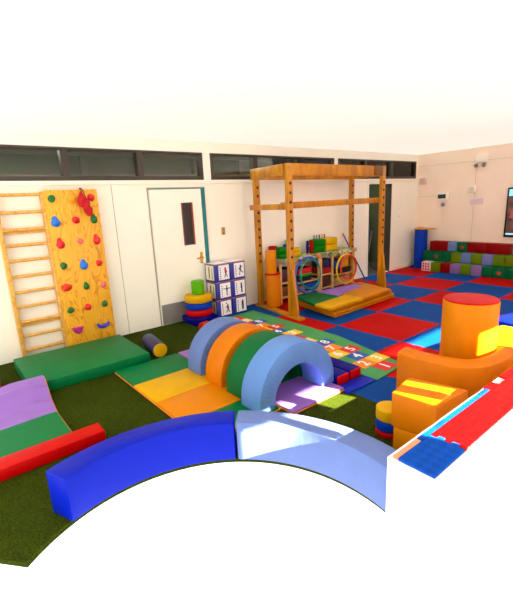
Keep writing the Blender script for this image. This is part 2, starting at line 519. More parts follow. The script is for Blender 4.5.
# the closed door
bm = BM(); add_box(bm, -7.20, -6.34, -0.03, -0.001, 0.01, 2.03, 0.004)
d1 = struct('door_1', bm, WALL, 'cream door with a narrow glass slot and grey kick plate')
g = BM(); add_box(g, -7.218, -7.206, -0.024, -0.001, 0, 2.056); add_box(g, -7.218, -6.26, -0.024, -0.001, 2.045, 2.056)
o = struct('door_surround', g, SEAM, None, d1)
g = BM(); add_box(g, -6.335, -6.27, -0.034, -0.001, 0.01, 2.044, 0.003); add_box(g, -7.2, -6.336, -0.034, -0.001, 2.032, 2.044)
o = struct('door_edge', g, TEAL, None, d1); o['label'] = 'teal painted door edge'
g = BM(); add_box(g, -6.705, -6.52, -0.036, -0.028, 1.19, 1.83, 0.004)
o = struct('vision_panel', g, plain('dark_slot_glass', (46, 44, 40), 0.08, var=0.3, scale=3), None, d1)
g = BM()
add_box(g, -6.535, -6.512, -0.044, -0.026, 1.19, 1.83); add_box(g, -6.705, -6.697, -0.042, -0.026, 1.19, 1.83)
o = struct('slot_edge', g, plain('rust_timber', (150, 60, 20), 0.5), None, d1)
g = BM(); add_box(g, -7.19, -6.35, -0.038, -0.028, 0.02, 0.33, 0.003)
o = struct('kick_plate', g, GREY, None, d1); o['label'] = 'grey metal kick plate'
g = BM(); add_cyl(g, (-6.42, -0.03, 0.97), (-6.42, -0.085, 0.97), 0.018, 16); add_cyl(g, (-6.42, -0.08, 0.97), (-6.53, -0.08, 0.97), 0.011, 12); add_box(g, -6.445, -6.395, -0.038, -0.03, 0.88, 1.06, 0.004)
o = struct('door_handle', g, BRASS, None, d1)

# the open doorway on the right
bm = BM()
add_box(bm, DX0 - 0.05, DX0, -0.02, 0.13, 0, DZ + 0.05, 0.004); add_box(bm, DX1, DX1 + 0.05, -0.02, 0.13, 0, DZ + 0.05, 0.004)
add_box(bm, DX0, DX1, -0.02, 0.13, DZ, DZ + 0.05, 0.004)
struct('door_2', bm, TRIMC, 'cream frame of the open dark doorway')

bm = BM(); add_box(bm, DX1 - 0.012, DX1 - 0.001, -0.016, 0.125, 0.0, DZ - 0.002)
struct('door_2_lining', bm, FRAME_DK, 'dark lining on the inner side of the open doorway')
# unseen leaves and posts added to shape the sun patches, and the front wall
bm = BM()
add_box(bm, -7.5, 0.0, -6.34, -6.26, 2.3, CEIL)
for a, b in ((-7.32, -7.24), (-6.79, -6.68), (-6.57, -6.42), (-6.11, -5.36), (-3.3, -0.01)):
    add_box(bm, a, b, -6.33, -6.27, -0.03 if b - a > 0.3 else 1.37, 2.3)
struct('sun_blocker', bm, TRIMC, 'unseen cream leaves and posts added to shape the sun patches')
bm = BM(); add_box(bm, XL, -7.48, -6.36, -6.24, -0.03, CEIL)
struct('wall_front', bm, WALL, 'cream front wall behind the viewer')

# ------------------------------------------------------------------ wooden wall bars and climbing board
t = thing('wall_bars', 'pale wooden wall bars with rounded rungs, left of the climbing board', 'wall bars', (-8.83, -0.06, 0))
for x in (-9.10, -8.60):
    g = BM(); add_box(g, x - 0.022, x + 0.022, -0.11, -0.01, 0.0, 2.03, 0.006); obj('side_rail', g, BARWOOD, t)
zs = [0.13, 0.31, 0.49, 0.68, 0.86, 1.05, 1.24, 1.42, 1.60]
for z in zs + [1.80, 2.0]:
    g = BM(); add_cyl(g, (-9.10, -0.07, z), (-8.60, -0.07, z), 0.019, 16); obj('rung', g, BARWOOD, t)
g = BM(); add_box(g, -9.10, -8.60, -0.05, -0.015, 1.55, 1.59, 0.004); obj('cross_rail', g, BARWOOD, t)
g = BM(); add_box(g, -9.10, -8.60, -0.05, -0.015, 0.43, 0.465, 0.004); obj('cross_rail', g, BARWOOD, t)
BX0, BX1, BY, BT, BB = -8.59, -7.96, -0.125, 2.045, 0.02
t = thing('climbing_board', 'tall plywood climbing board dotted with coloured holds', 'climbing wall', (-8.275, BY, BB))
g = BM(); add_box(g, BX0, BX1, BY, BY + 0.024, BB, BT, 0.003); obj('board', g, PLY, t)
g = BM(); add_box(g, BX0 + 0.02, BX0 + 0.06, BY + 0.024, -0.001, BB, BT - 0.02); add_box(g, BX1 - 0.06, BX1 - 0.02, BY + 0.024, -0.001, BB, BT - 0.02)
obj('batten', g, BARWOOD, t)
HC = {'green': plain('green_hold', (0, 108, 40), 0.4), 'red': plain('red_hold', (226, 20, 40), 0.4), 'blue': plain('blue_hold', (24, 116, 220), 0.4),
      'pink': plain('pink_hold', (240, 110, 120), 0.45), 'yellow': plain('amber_hold', (246, 160, 20), 0.45), 'purple': plain('magenta_hold', (176, 20, 130), 0.4),
      'indigo': plain('indigo_hold', (44, 50, 200), 0.4), 'scarlet': plain('scarlet_hold', (235, 50, 20), 0.4)}
def hold(colr, x, z, sx=0.034, sz=0.034, shape='ball'):
    g = BM()
    y = BY
    if shape == 'ball':
        add_ball(g, (x, y - 0.008, z), sx, 0.035, sz, 3, 0.3)
    elif shape == 'drop':
        add_ball(g, (x, y - 0.008, z - sz * 0.15), sx, 0.04, sz * 0.85, 3, 0.15)
        add_ball(g, (x - 0.006, y - 0.004, z + sz * 0.6), sx * 0.62, 0.026, sz * 0.6, 3, 0.1)
    elif shape == 'wedge':
        tt = bmesh.new()
        pr = [(-1, 0.55), (1, 0.55), (0.55, -0.35), (0.1, -0.75), (-0.5, -0.3)]
        a = [tt.verts.new((x + px * sx, y + 0.002, z + pz * sz)) for px, pz in pr]
        b = [tt.verts.new((x + px * sx * 0.8, y - 0.05, z + pz * sz * 0.8)) for px, pz in pr]
        tt.faces.new(a); tt.faces.new(b[::-1])
        for k in range(5): tt.faces.new((a[k], a[(k + 1) % 5], b[(k + 1) % 5], b[k]))
        bmesh.ops.recalc_face_normals(tt, faces=tt.faces[:]); bmesh.ops.bevel(tt, geom=tt.edges[:], offset=0.008, segments=2, affect='EDGES')
        merge(g, tt)
    elif shape == 'crescent':
        pts = [(x + sx * math.cos(a), y - 0.02, z + sz * math.sin(a)) for a in [PI * (1.05 + 0.9 * k / 10) for k in range(11)]]
        for k, q in enumerate(pts): add_ball(g, q, 0.02 + 0.01 * math.sin(PI * k / 10), 0.03, 0.018 + 0.008 * math.sin(PI * k / 10), 2)
    add_cyl(g, (x, y - 0.028, z), (x, y - 0.046, z), 0.006, 8)
    o = obj('hold', g, HC[colr], t); o['label'] = colr + ' climbing hold'
# (column, height) read off the board
for c, x, z, k, sx, sz in (
    ('green', -8.515, 1.945, 'ball', .034, .034), ('yellow', -8.285, 1.935, 'ball', .046, .046), ('red', -8.045, 1.945, 'ball', .034, .036),
    ('blue', -8.51, 1.665, 'drop', .044, .05), ('red', -8.27, 1.675, 'ball', .038, .034), ('green', -8.045, 1.675, 'drop', .036, .046),
    ('red', -8.495, 1.40, 'drop', .04, .05), ('pink', -8.255, 1.412, 'ball', .029, .031), ('red', -8.045, 1.41, 'drop', .038, .052),
    ('green', -8.50, 1.125, 'ball', .032, .036), ('blue', -8.255, 1.105, 'drop', .042, .05), ('red', -8.06, 1.105, 'ball', .03, .034),
    ('scarlet', -8.51, 0.845, 'ball', .052, .038), ('green', -8.262, 0.825, 'drop', .03, .038), ('pink', -8.045, 0.81, 'ball', .028, .034),
    ('green', -8.50, 0.542, 'ball', .032, .034), ('red', -8.282, 0.542, 'ball', .036, .036), ('green', -8.06, 0.545, 'ball', .032, .034),
    ('purple', -8.453, 0.262, 'wedge', .068, .065), ('indigo', -8.12, 0.285, 'crescent', .056, .036)):
    hold(c, x, z, sx * 1.22, sz * 1.22, k)

# red pouch hanging at the top of the board
REDCLOTH = plain('red_cloth', (196, 10, 22), 0.8, var=0.2, bump=0.4, scale=18)
t = thing('pouch', 'red cloth pouch hanging from the top of the climbing board', 'bag', (-8.12, -0.17, 1.72))
g = BM()
add_ball(g, (-8.18, -0.19, 1.915), 0.038, 0.038, 0.09, 3, 0.35); add_ball(g, (-8.135, -0.192, 1.845), 0.046, 0.038, 0.10, 3, 0.3)
add_ball(g, (-8.11, -0.19, 1.775), 0.042, 0.036, 0.06, 3, 0.35); add_ball(g, (-8.20, -0.185, 1.88), 0.03, 0.03, 0.05, 3, 0.4)
obj('pouch_body', g, REDCLOTH, t)
g = BM()
add_tube(g, [(-8.15, -0.16, 1.96), (-8.16, -0.15, 2.03), (-8.163, -0.138, 2.056), (-8.165, -0.112, 2.062), (-8.16, -0.088, 2.05)], 0.006, 8)
add_tube(g, [(-8.12, -0.16, 1.95), (-8.14, -0.15, 2.03), (-8.146, -0.138, 2.056), (-8.15, -0.112, 2.062), (-8.15, -0.088, 2.05)], 0.006, 8)
add_tube(g, [(-8.17, -0.17, 1.9), (-8.205, -0.165, 1.88), (-8.2, -0.165, 1.84), (-8.17, -0.17, 1.83)], 0.005, 8)
o = obj('strap', g, plain('brown_strap', (120, 60, 20), 0.7), t)

# ------------------------------------------------------------------ mats and rolls on the turf
bm = BM(); add_prism(bm, [(-9.26, -1.27), (-7.99, -1.29), (-7.97, -0.29), (-9.25, -0.27)], 0.004, 0.125, 0.012)
o = obj('crash_mat', bm, GREEN); tag(o, 'thick green crash mat under the climbing board', 'mat')

# folding panel mat: separate panels sewn in a row, each a part
def panel_mat(name, label, x0, x1, ys, mats, z0=0.004, h=0.036, pipe=True):
    t = thing(name, label, 'mat', ((x0 + x1) / 2, (ys[0] + ys[-1]) / 2, z0))
    for a, b, m, nm in zip(ys, ys[1:], mats[0], mats[1]):
        g = BM(); add_box(g, x0, x1, b + 0.002, a - 0.002, z0, z0 + h, 0.009)
        o = obj('panel', g, m, t); o['label'] = nm + ' panel'
    if pipe:
        g = BM()
        for x in (x0 - 0.002, x1 + 0.002):
            add_tube(g, [(x, ys[0] - 0.01, z0 + 0.014), (x, ys[-1] + 0.01, z0 + 0.014)], 0.006, 6)
        add_tube(g, [(x0 + 0.01, ys[-1] - 0.002, z0 + 0.014), (x1 - 0.01, ys[-1] - 0.002, z0 + 0.014)], 0.006, 6)
        o = obj('piping', g, PIPING, t); o['label'] = 'orange piping'
    return t
panel_mat('folding_mat', 'green, yellow and orange folding mat beside the small blue roll', -8.43, -7.66, (-1.31, -1.83, -2.34, -2.85, -3.2),
          ((GREEN, YELLOW, ORANGE, GREEN), ('green', 'yellow', 'orange', 'green')))
panel_mat('folding_mat', 'lilac ended folding mat running under the row of arches', -7.64, -6.97, (-1.31, -1.83, -2.34, -2.85, -3.35),
          ((PURPLE, YELLOW, GREEN, PURPLE), ('lilac', 'yellow', 'green', 'lilac')))

# draped lilac and green mat at the left: it climbs on the crash mat
def draped_mat():
    t = thing('folding_mat', 'wrinkled lilac and green folding mat lapping onto the crash mat', 'mat', (-9.7, -1.8, 0.004))
    def top(x, y):
        s = min(1, max(0, (y + 1.62) / 0.30)); s = s * s * (3 - 2 * s)
        k = min(1, max(0, (x + 9.95) / 0.6)); k = k * k * (3 - 2 * k)
        z = 0.045 + 0.118 * s * k
        w = 0.046 * (1 - 2 * abs(math.sin((x * 0.45 + y * 1.0) * 15 + 2.2 * noise.noise(Vector((x * 2, y * 2, 0))))))  * max(0, 1 - abs(y + 1.58) / 0.36)
        w += 0.008 * noise.noise(Vector((x * 3, y * 9, 1)))
        w = max(w, -0.012) + 0.012
        return z + (w if z > 0.05 else w * 0.5)
    for y1, y0, m, nm in ((-1.20, -1.88, PURPLE, 'lilac'), (-1.885, -2.42, GREEN, 'green')):
        g = BM(); nx, ny = 40, 26; grid = []
        for i in range(nx + 1):
            row = []
            for j in range(ny + 1):
                x = -10.05 + 0.93 * i / nx; y = y0 + (y1 - y0) * j / ny
                x += -0.05 * (y1 - y) / 0.7 if m is PURPLE else -0.05
                row.append((x, y, top(x, y)))
            grid.append(row)
        V = [[g.verts.new(p) for p in r] for r in grid]
        B = [[g.verts.new((p[0], p[1], max(0.006, p[2] - 0.032))) for p in r] for r in grid]
        for i in range(nx):
            for j in range(ny):
                g.faces.new((V[i][j], V[i + 1][j], V[i + 1][j + 1], V[i][j + 1])); g.faces.new((B[i][j], B[i][j + 1], B[i + 1][j + 1], B[i + 1][j]))
        for i in range(nx):
            g.faces.new((V[i][0], B[i][0], B[i + 1][0], V[i + 1][0])); g.faces.new((V[i][ny], V[i + 1][ny], B[i + 1][ny], B[i][ny]))
        for j in range(ny):
            g.faces.new((V[0][j], V[0][j + 1], B[0][j + 1], B[0][j])); g.faces.new((V[nx][j], B[nx][j], B[nx][j + 1], V[nx][j + 1]))
        o = obj('panel', g, m, t, ang=0.9); o['label'] = nm + ' panel'
    g = BM()
    for ya, yb, off in ((-1.21, -1.88, 0), (-1.89, -2.41, 1)):
        pts = []
        for k in range(12):
            y = ya + (yb - ya) * k / 11; x = -9.12 - (0.05 * (-1.2 - y) / 0.7 if not off else 0.05) + 0.004
            pts.append((x, y, top(x, y) - 0.014))
        add_tube(g, pts, 0.006, 6)
    o = obj('piping', g, PIPING, t); o['label'] = 'orange piping'
draped_mat()

bm = BM(); add_box(bm, -9.80, -8.98, -2.60, -2.43, 0.005, 0.10, 0.01)
o = obj('foam_beam', bm, RED); tag(o, 'red foam beam lying behind the blue ring piece', 'foam beam')

# foreground ring pieces
def ring_piece(a0, a1, m, label, r0=1.04, r1=1.23, h=0.30):
    bm = BM()
    poly = ring_pts(r1, a0, a1, 24) + ring_pts(r0, a1, a0, 24)
    add_prism(bm, poly, 0.006, h, 0.014)
    o = obj('ring_segment', bm, m, ang=0.7); tag(o, label, 'foam block'); return o
ring_piece(49.5, 112, ROYAL, 'royal blue curved foam ring piece beside the red beam')
ring_piece(48.6, -12, vinyl('lavender_blue_vinyl', (142, 160, 216)), 'pale blue curved foam ring piece in front of the arches')

# small two-tone roll
t = thing('foam_roll', 'small navy foam roll with a yellow end lying on turf', 'foam roll', (-7.80, -1.02, 0.004))
a, b = Vector((-7.765, -0.76, 0.098)), Vector((-7.83, -1.23, 0.098))
g = BM(); add_cyl(g, a, b, 0.092, 40, 0.008); obj('roll_body', g, plain('slate_navy_vinyl', (30, 34, 82), 0.4, bump=.2), t)
d = (b - a).normalized()
g = BM(); add_cyl(g, b - d * 0.002, b + d * 0.010, 0.086, 40, 0.006); o = obj('roll_end', g, YELLOW, t); o['label'] = 'yellow end'

bm = BM(); add_cyl(bm, (-9.65, -0.80, 0.005), (-9.65, -0.80, 0.24), 0.19, 40, 0.012)
t = obj('foam_drum', bm, vinyl('bright_red_vinyl', (236, 20, 10))); tag(t, 'red foam drum at the far left beside the crash mat', 'foam drum')
g = BM(); add_cyl(g, (-9.54, -0.74, 0.006), (-9.54, -0.74, 0.17), 0.03, 20, 0.004)

g.free()

# stacking ring tower
def tower():
    cx, cy = -6.67, -0.25
    g = BM(); add_box(g, cx - 0.205, cx + 0.205, cy - 0.205, cy + 0.2, 0.005, 0.122, 0.02); o = obj('foam_block', g, NAVY)
    tag(o, 'navy square foam base under the stacked rings', 'foam block')
    def torus(z0, z1, r, m, label, ri=0.07):
        g = BM()
        prof = []
        h = (z1 - z0) / 2; zc = (z0 + z1) / 2; rc = 0.03
        for k in range(9):
            a = -PI / 2 + PI * k / 8
            prof.append((r - rc + rc * math.cos(a), zc + math.copysign(h - rc, math.sin(a)) * (1 if abs(math.sin(a)) > .01 else 0) + rc * math.sin(a)))
        prof = prof + [(ri, z1), (ri, z0)]
        n = 48; V = [[g.verts.new((cx + p[0] * math.cos(2 * PI * i / n), cy + p[0] * math.sin(2 * PI * i / n), p[1])) for p in prof] for i in range(n)]
        m_ = len(prof)
        for i in range(n):
            for j in range(m_):
                g.faces.new((V[i][j], V[(i + 1) % n][j], V[(i + 1) % n][(j + 1) % m_], V[i][(j + 1) % m_]))
        o = obj('foam_ring', g, m); tag(o, label, 'foam ring')
    torus(0.124, 0.228, 0.205, RED, 'red foam ring, lowest of the ring stack by the door')
    torus(0.23, 0.334, 0.21, BLUE, 'blue foam ring between the red and yellow rings')
    torus(0.336, 0.45, 0.215, YELLOW, 'yellow foam ring topping the stack by the door')
    g = BM(); add_cyl(g, (cx + 0.01, cy, 0.451), (cx + 0.01, cy, 0.66), 0.098, 40, 0.01); o = obj('foam_peg', g, LIME); tag(o, 'lime green foam cylinder on top of the yellow ring', 'foam roll')
tower()
bm = BM(); add_cyl(bm, (-6.93, -0.72, 0.072), (-6.80, -0.69, 0.072), 0.066, 32, 0.012)
o = obj('foam_roll', bm, vinyl('coral_vinyl', (222, 84, 40))); tag(o, 'small coral foam roll half hidden behind the pale arch', 'foam roll')

# ------------------------------------------------------------------ boxes with picture cards
BOXBLUE = plain('royal_blue_card', (30, 44, 150), 0.45, var=0.12, scale=40)
BOXBROWN = plain('cardboard_edge', (176, 104, 60), 0.8)
def figure(g, cx, cz, kind, y, s):
    """a small printed athlete made of limbs"""
    def limb(a, b, w, mi=0):
        add_bar(g, (cx + a[0] * s, y, cz + a[1] * s), (cx + b[0] * s, y, cz + b[1] * s), w * s, 0.0015, 0, (0, 1, 0), mi)
    def head(p, r): add_cyl(g, (cx + p[0] * s, y - 0.0008, cz + p[1] * s), (cx + p[0] * s, y + 0.0008, cz + p[1] * s), r * s, 14)
    if kind == 0:    # hitter in red
        head((0, .85), .17); limb((0, .7), (0.05, -.05), .42, 1); limb((.05, -.05), (-.2, -.9), .16, 0); limb((.05, -.05), (.4, -.85), .16, 0); limb((0, .55), (.35, .1), .12)
    elif kind == 1:  # kicker
        head((0, .85), .16); limb((0, .7), (-.1, 0), .34); limb((-.1, 0), (-.3, -.95), .16); limb((-.1, 0), (.55, -.55), .18); limb((0, .6), (.5, .75), .12); limb((0, .6), (-.45, .2), .12)
    elif kind == 2:  # arms wide
        head((0, .8), .16); limb((-.85, .35), (.85, .35), .14); limb((0, .6), (0, -.1), .3); limb((0, -.1), (0, -.95), .2)
    elif kind == 3:  # stretch up
        head((0, .7), .16); limb((-.2, .95), (0, .4), .12); limb((.2, .95), (0, .4), .12); limb((0, .5), (.05, -.2), .36); limb((0.05, -.2), (-.1, -.95), .16); limb((.05, -.2), (.25, -.95), .16)
    elif kind == 4:  # with a ball
        head((.05, .55), .18); head((-.25, .95), .14); limb((0, .4), (.1, -.2), .4); limb((.1, -.2), (-.35, -.85), .18); limb((.1, -.2), (.4, -.9), .18); limb((0, .35), (-.5, .2), .12)
    else:            # dark standing
        head((0, .85), .16); limb((0, .7), (0, -.15), .44); limb((-.1, -.1), (-.15, -.95), .2); limb((.12, -.1), (.15, -.95), .2)
POSE = ['a red figure', 'a kicking figure', 'an arms-out figure', 'a stretching figure', 'a ball-playing figure', 'a dark standing figure']
bs = 0.288
k = 0
for row, (zz, dxs) in enumerate(((2, (0.0, 0.006)), (1, (0.006, 0.004)), (0, (0.0, 0.012)))):
    for c in range(2):
        x0 = -6.385 + c * (bs + 0.006) + dxs[c]; x1 = x0 + bs; y0, y1 = -0.335, -0.05; z0 = 0.006 + zz * (bs + 0.002); z1 = z0 + bs
        where = ('top', 'middle', 'bottom')[row] + ' ' + ('left', 'right')[c]
        t = thing('picture_box', 'blue box with %s on its card, %s of the stack' % (POSE[k], where), 'box', ((x0 + x1) / 2, (y0 + y1) / 2, z0), 'blue picture boxes by the door')
        g = BM(); add_box(g, x0, x1, y0, y1, z0, z1, 0.004); obj('carton', g, BOXBLUE, t)
        g = BM(); add_box(g, x0 + .002, x1 - .002, y0 - 0.003, y0 + 0.004, z1 - 0.012, z1 + 0.0005)
        add_box(g, x0 - 0.003, x0 + 0.004, y0 + .002, y1, z1 - 0.012, z1 + 0.0005); o = obj('lid_edge', g, BOXBROWN, t)
        g = BM(); add_box(g, x0 + 0.07, x1 - 0.02, y0 - 0.004, y0 + 0.001, z0 + 0.03, z1 - 0.025); cf = obj('picture_card', g, CARD, t)
        g = BM(); figure(g, x0 + 0.195, z0 + 0.14, k, y0 - 0.0055, 0.085); obj('printed_figure', g, [INK, REDINK], cf)
        g = BM()
        for q in range(6):
            add_box(g, x0 + 0.092, x0 + 0.108, y0 - 0.0055, y0 - 0.003, z0 + 0.05 + q * 0.032, z0 + 0.068 + q * 0.032)
        obj('printed_caption', g, INK, cf)
        if c == 0:
            g = BM(); add_box(g, x0 - 0.004, x0 + 0.001, y0 + 0.035, y1 - 0.03, z0 + 0.03, z1 - 0.025); cs = obj('picture_card', g, plain('ivory_card', (236, 226, 196), .5, var=.02), t)
            g = BM()
            add_box(g, x0 - 0.006, x0 - 0.003, y0 + 0.07, y0 + 0.085, z0 + 0.05, z1 - 0.06)
            add_box(g, x0 - 0.006, x0 - 0.003, y0 + 0.145, y0 + 0.175, z0 + 0.06, z1 - 0.05)
            obj('printed_caption', g, plain('sepia_print', (120, 96, 60), .6), cs)
        g = BM(); add_box(g, x0 + 0.01, x1 - 0.01, y0 + 0.01, y1 - 0.01, z1 - 0.004, z1 + 0.001); obj('box_top', g, CARD, t)
        k += 1

# ------------------------------------------------------------------ the row of arches
def arch(cx, y0, y1, m, label, R=0.44, r=0.285, leg=0.06, z=0.041):
    bm = BM()
    out = [(cx - R, z)] + [(cx + R * math.cos(PI - PI * k / 120), z + leg + R * math.sin(PI - PI * k / 120)) for k in range(121)] + [(cx + R, z)]
    inn = [(cx + r, z)] + [(cx + r * math.cos(PI * k / 120), z + leg * .4 + r * math.sin(PI * k / 120)) for k in range(121)] + [(cx - r, z)]
    n = len(out)
    V = {}
    for tag_, yy in (('f', y0), ('b', y1)):
        V[tag_ + 'o'] = [bm.verts.new((x, yy, zz)) for x, zz in out]
        V[tag_ + 'i'] = [bm.verts.new((x, yy + (0.0045 * math.sin(k * 1.57) if tag_ == 'f' else 0), zz)) for k, (x, zz) in enumerate(inn[::-1])]
    for k in range(n - 1):
        bm.faces.new((V['fo'][k], V['fo'][k + 1], V['fi'][k + 1], V['fi'][k]))
        bm.faces.new((V['bo'][k], V['bi'][k], V['bi'][k + 1], V['bo'][k + 1]))
        bm.faces.new((V['fo'][k], V['bo'][k], V['bo'][k + 1], V['fo'][k + 1]))
        bm.faces.new((V['fi'][k], V['fi'][k + 1], V['bi'][k + 1], V['bi'][k]))
    for k in (0, n - 1): bm.faces.new((V['fo'][k], V['fi'][k], V['bi'][k], V['bo'][k]))
    bmesh.ops.recalc_face_normals(bm, faces=bm.faces[:])
    es = [e for e in bm.edges if len(e.link_faces) == 2 and e.calc_face_angle(0) > 0.8]
    bmesh.ops.bevel(bm, geom=es, offset=0.009, segments=2, profile=0.5, affect='EDGES')
    # gathered cover: shallow pleats across the inner rim
    o = obj('foam_arch', bm, m, ang=0.6)
    tag(o, label, 'foam arch', 'foam arches in a row'); return o
arch(-7.38, -2.14, -1.88, GBLUE, 'grey blue foam arch, farthest of the row')
arch(-7.385, -2.53, -2.25, DORANGE, 'orange foam arch between the grey blue and green arches')
arch(-7.39, -2.885, -2.62, DKGREEN, 'green foam arch behind the nearest pale arch')
arch(-7.415, -3.20, -2.935, LBLUE, 'pale blue foam arch, nearest of the row', R=0.472, r=0.30)

# blue beams with red ends
for x0, x1, lab in ((-6.94, -6.765, 'navy foam beam with a red end, against the nearest arch'), (-6.75, -6.575, 'navy foam beam with a red end, along the number runner')):
    t = thing('foam_beam', lab, 'foam beam', ((x0 + x1) / 2, -2.7, 0.0), 'navy beams beside the arches')
    g = BM(); add_box(g, x0, x1, -3.235, -2.1, 0.001, 0.105, 0.012); obj('beam_body', g, NAVY, t)
    g = BM(); add_box(g, x0 + 0.004, x1 - 0.004, -3.25, -3.225, 0.004, 0.101, 0.01); o = obj('beam_end', g, RED, t); o['label'] = 'red end'
bm = BM(); add_box(bm, -7.0, -6.56, -3.42, -3.26, 0.0045, 0.012, 0.002)
o = obj('foam_sheet', bm, ROYAL); tag(o, 'thin royal blue sheet in front of the red beam ends', 'mat')

# number runner
def runner():
    RG = plain('mid_green_cloth', (62, 150, 80), 0.7, bump=.1)
    cols = {'R': plain('red_number_square', (214, 20, 16), .6), 'O': plain('orange_number_square', (240, 130, 10), .6), 'Y': plain('yellow_number_square', (246, 196, 10), .6),
            'B': plain('blue_number_square', (10, 80, 176), .6)}
    t = thing('number_runner', 'long green hopscotch runner with coloured number squares', 'mat', (-6.2, -1.9, 0.001))
    g = BM(); add_prism(g, [(-6.565, -3.43), (-6.03, -3.40), (-5.77, -2.3), (-5.70, -0.385), (-6.42, -0.385), (-6.52, -2.0)], 0.001, 0.011); obj('runner_cloth', g, RG, t)
    sq = []; y = -3.28; n = 1
    seq = [('R', '1'), ('OY', '23'), ('B', '4'), ('YR', '65'), ('O', '7'), ('RB', '98'), ('Y', '10'), ('R', '1'), ('OY', '23'), ('B', '4'), ('YR', '65'), ('O', '7'), ('RB', '98'), ('Y', '10'), ('R', '1')]
    step = 0.193
    for cs, ds in seq:
        x = -6.19
        nums = [ds] if len(cs) == 1 else list(ds)
        for i, c in enumerate(cs):
            w = 0.23
            xc = x if len(cs) == 1 else x + (-0.118 if i == 0 else 0.118)
            xc += 0.02 * math.sin(y * 4)
            sq.append((c, nums[i], xc, y, w))
        y += step
    for c, dgt, xc, yc, w in sq:
        g = BM(); add_box(g, xc - w / 2, xc + w / 2, yc - 0.093, yc + 0.093, 0.0112, 0.0125)
        s = obj('number_square', g, cols[c], t); s['label'] = {'R': 'red', 'O': 'orange', 'Y': 'yellow', 'B': 'blue'}[c] + ' square numbered ' + dgt
        g = BM(); M = Matrix.Translation((xc, yc, 0.0133))
        text_mesh(g, dgt, 0.185 if len(dgt) == 1 else 0.16, M)
        obj('numeral', g, CARD, s, ang=0)
runner()

# ------------------------------------------------------------------ the timber frame
def timber_frame():
    NL, NR, FL, FR = (-5.53, -1.15), (-3.125, -1.10), (-5.41, -0.25), (-2.93, -0.25)
    t = thing('timber_frame', 'tall orange timber climbing frame with peg holes in its posts', 'climbing frame', (-4.2, -0.7, 0.0))
    H = 2.31
    ux = Vector((2.44, 0.05, 0)).normalized()
    for nm, (x, y) in (('near', NL), ('near', NR), ('far', FL), ('far', FR)):
        g = BM(); add_box(g, x - 0.05, x + 0.05, y - 0.033, y + 0.033, 0.04, H, 0.005)
        p = obj('post', g, FWOOD, t)
        g = BM()
        z = 0.95 if nm == 'near' else 0.8
        while z < 2.12:
            if abs(z - 1.70) > 0.06:
                add_cyl(g, (x, y - 0.0345, z), (x, y - 0.030, z), 0.023, 14)
            z += 0.135
        obj('peg_hole', g, HOLE, p)
    def beam(a, b, z, h, w, off, ext=0.05):
        a, b = Vector((*a, z)), Vector((*b, z)); d = (b - a).normalized(); n = Vector((d.y, -d.x, 0))
        g = BM(); add_bar(g, a - d * ext + n * off, b + d * ext + n * off, w, h, 0.005); return obj('beam', g, FWOOD, t)
    beam(NL, NR, 2.225, 0.17, 0.045, 0.0, -0.052)
    beam(FL, FR, 2.225, 0.17, 0.045, -0.056, 0.05)
    beam(NL, FL, 2.225, 0.16, 0.04, -0.068, -0.036)
    beam(NR, FR, 2.225, 0.16, 0.04, 0.068, -0.036)
    beam(NL, FL, 1.70, 0.085, 0.04, -0.068, 0.09)
    beam(NL, NR, 1.715, 0.095, 0.05, -0.06, 0.1)
    # bolt plates at the corners
    g = BM(); add_box(g, NR[0] - 0.30, NR[0] - 0.05, NR[1] - 0.045, NR[1] - 0.025, 2.145, 2.31, 0.004)
    g2 = BM()
    for x, y in (NL, NR):
        for dx, dz in ((-.02, 2.26), (.02, 2.19)):
            yy = y - 0.036
            add_cyl(g2, (x + dx, yy + 0.006, dz), (x + dx, yy - 0.004, dz), 0.012, 10)
    o = obj('corner_plate', g, wood('dark_timber_plate', (104, 60, 10), (140, 84, 16), 4), t); o['label'] = 'darker timber corner plate'
    obj('bolt', g2, GREY, t)
    # foot boards and braces
    for (N, F) in ((NL, FL), (NR, FR)):
        N3, F3 = Vector((*N, 0.02)), Vector((*F, 0.02)); d = (N3 - F3).normalized()
        g = BM(); add_bar(g, F3 - d * 0.12, N3 + d * 0.26, 0.12, 0.038, 0.005); obj('foot_board', g, FWOOD, t)
        # triangular brace on the near side of the post
        g = BM()
        s = Vector((-d.y, d.x, 0)).normalized() * 0.022
        base = Vector((*N, 0)) + d * 0.036
        prof = [(0, 0.04), (0.12, 0.04), (0.11, 0.20), (0.03, 0.74), (0, 0.76)]
        A = [g.verts.new(base + d * p + s + Vector((0, 0, z))) for p, z in prof]; B = [g.verts.new(base + d * p - s + Vector((0, 0, z))) for p, z in prof]
        g.faces.new(A); g.faces.new(B[::-1])
        for k in range(5): g.faces.new((A[k], A[(k + 1) % 5], B[(k + 1) % 5], B[k]))
        obj('brace', g, FWOOD, t)
timber_frame()

# two orange foam rolls by the far post
bm = BM(); add_cyl(bm, (-5.335, -0.50, 0.041), (-5.335, -0.50, 0.59), 0.13, 40, 0.012)
o = obj('foam_roll', bm, DORANGE); tag(o, 'wide upright orange foam roll by the frame post', 'foam roll')
bm = BM(); add_cyl(bm, (-5.35, -0.48, 0.605), (-5.35, -0.48, 0.99), 0.09, 36, 0.012)
o = obj('foam_roll', bm, ORANGE); tag(o, 'narrow orange foam roll standing on the wide one', 'foam roll')
bm = BM(); add_cyl(bm, (-5.335, -0.50, 0.591), (-5.335, -0.50, 0.603), 0.132, 40, 0.006)
o = obj('foam_disc', bm, RED); tag(o, 'thin red disc between the two orange rolls', 'foam disc')

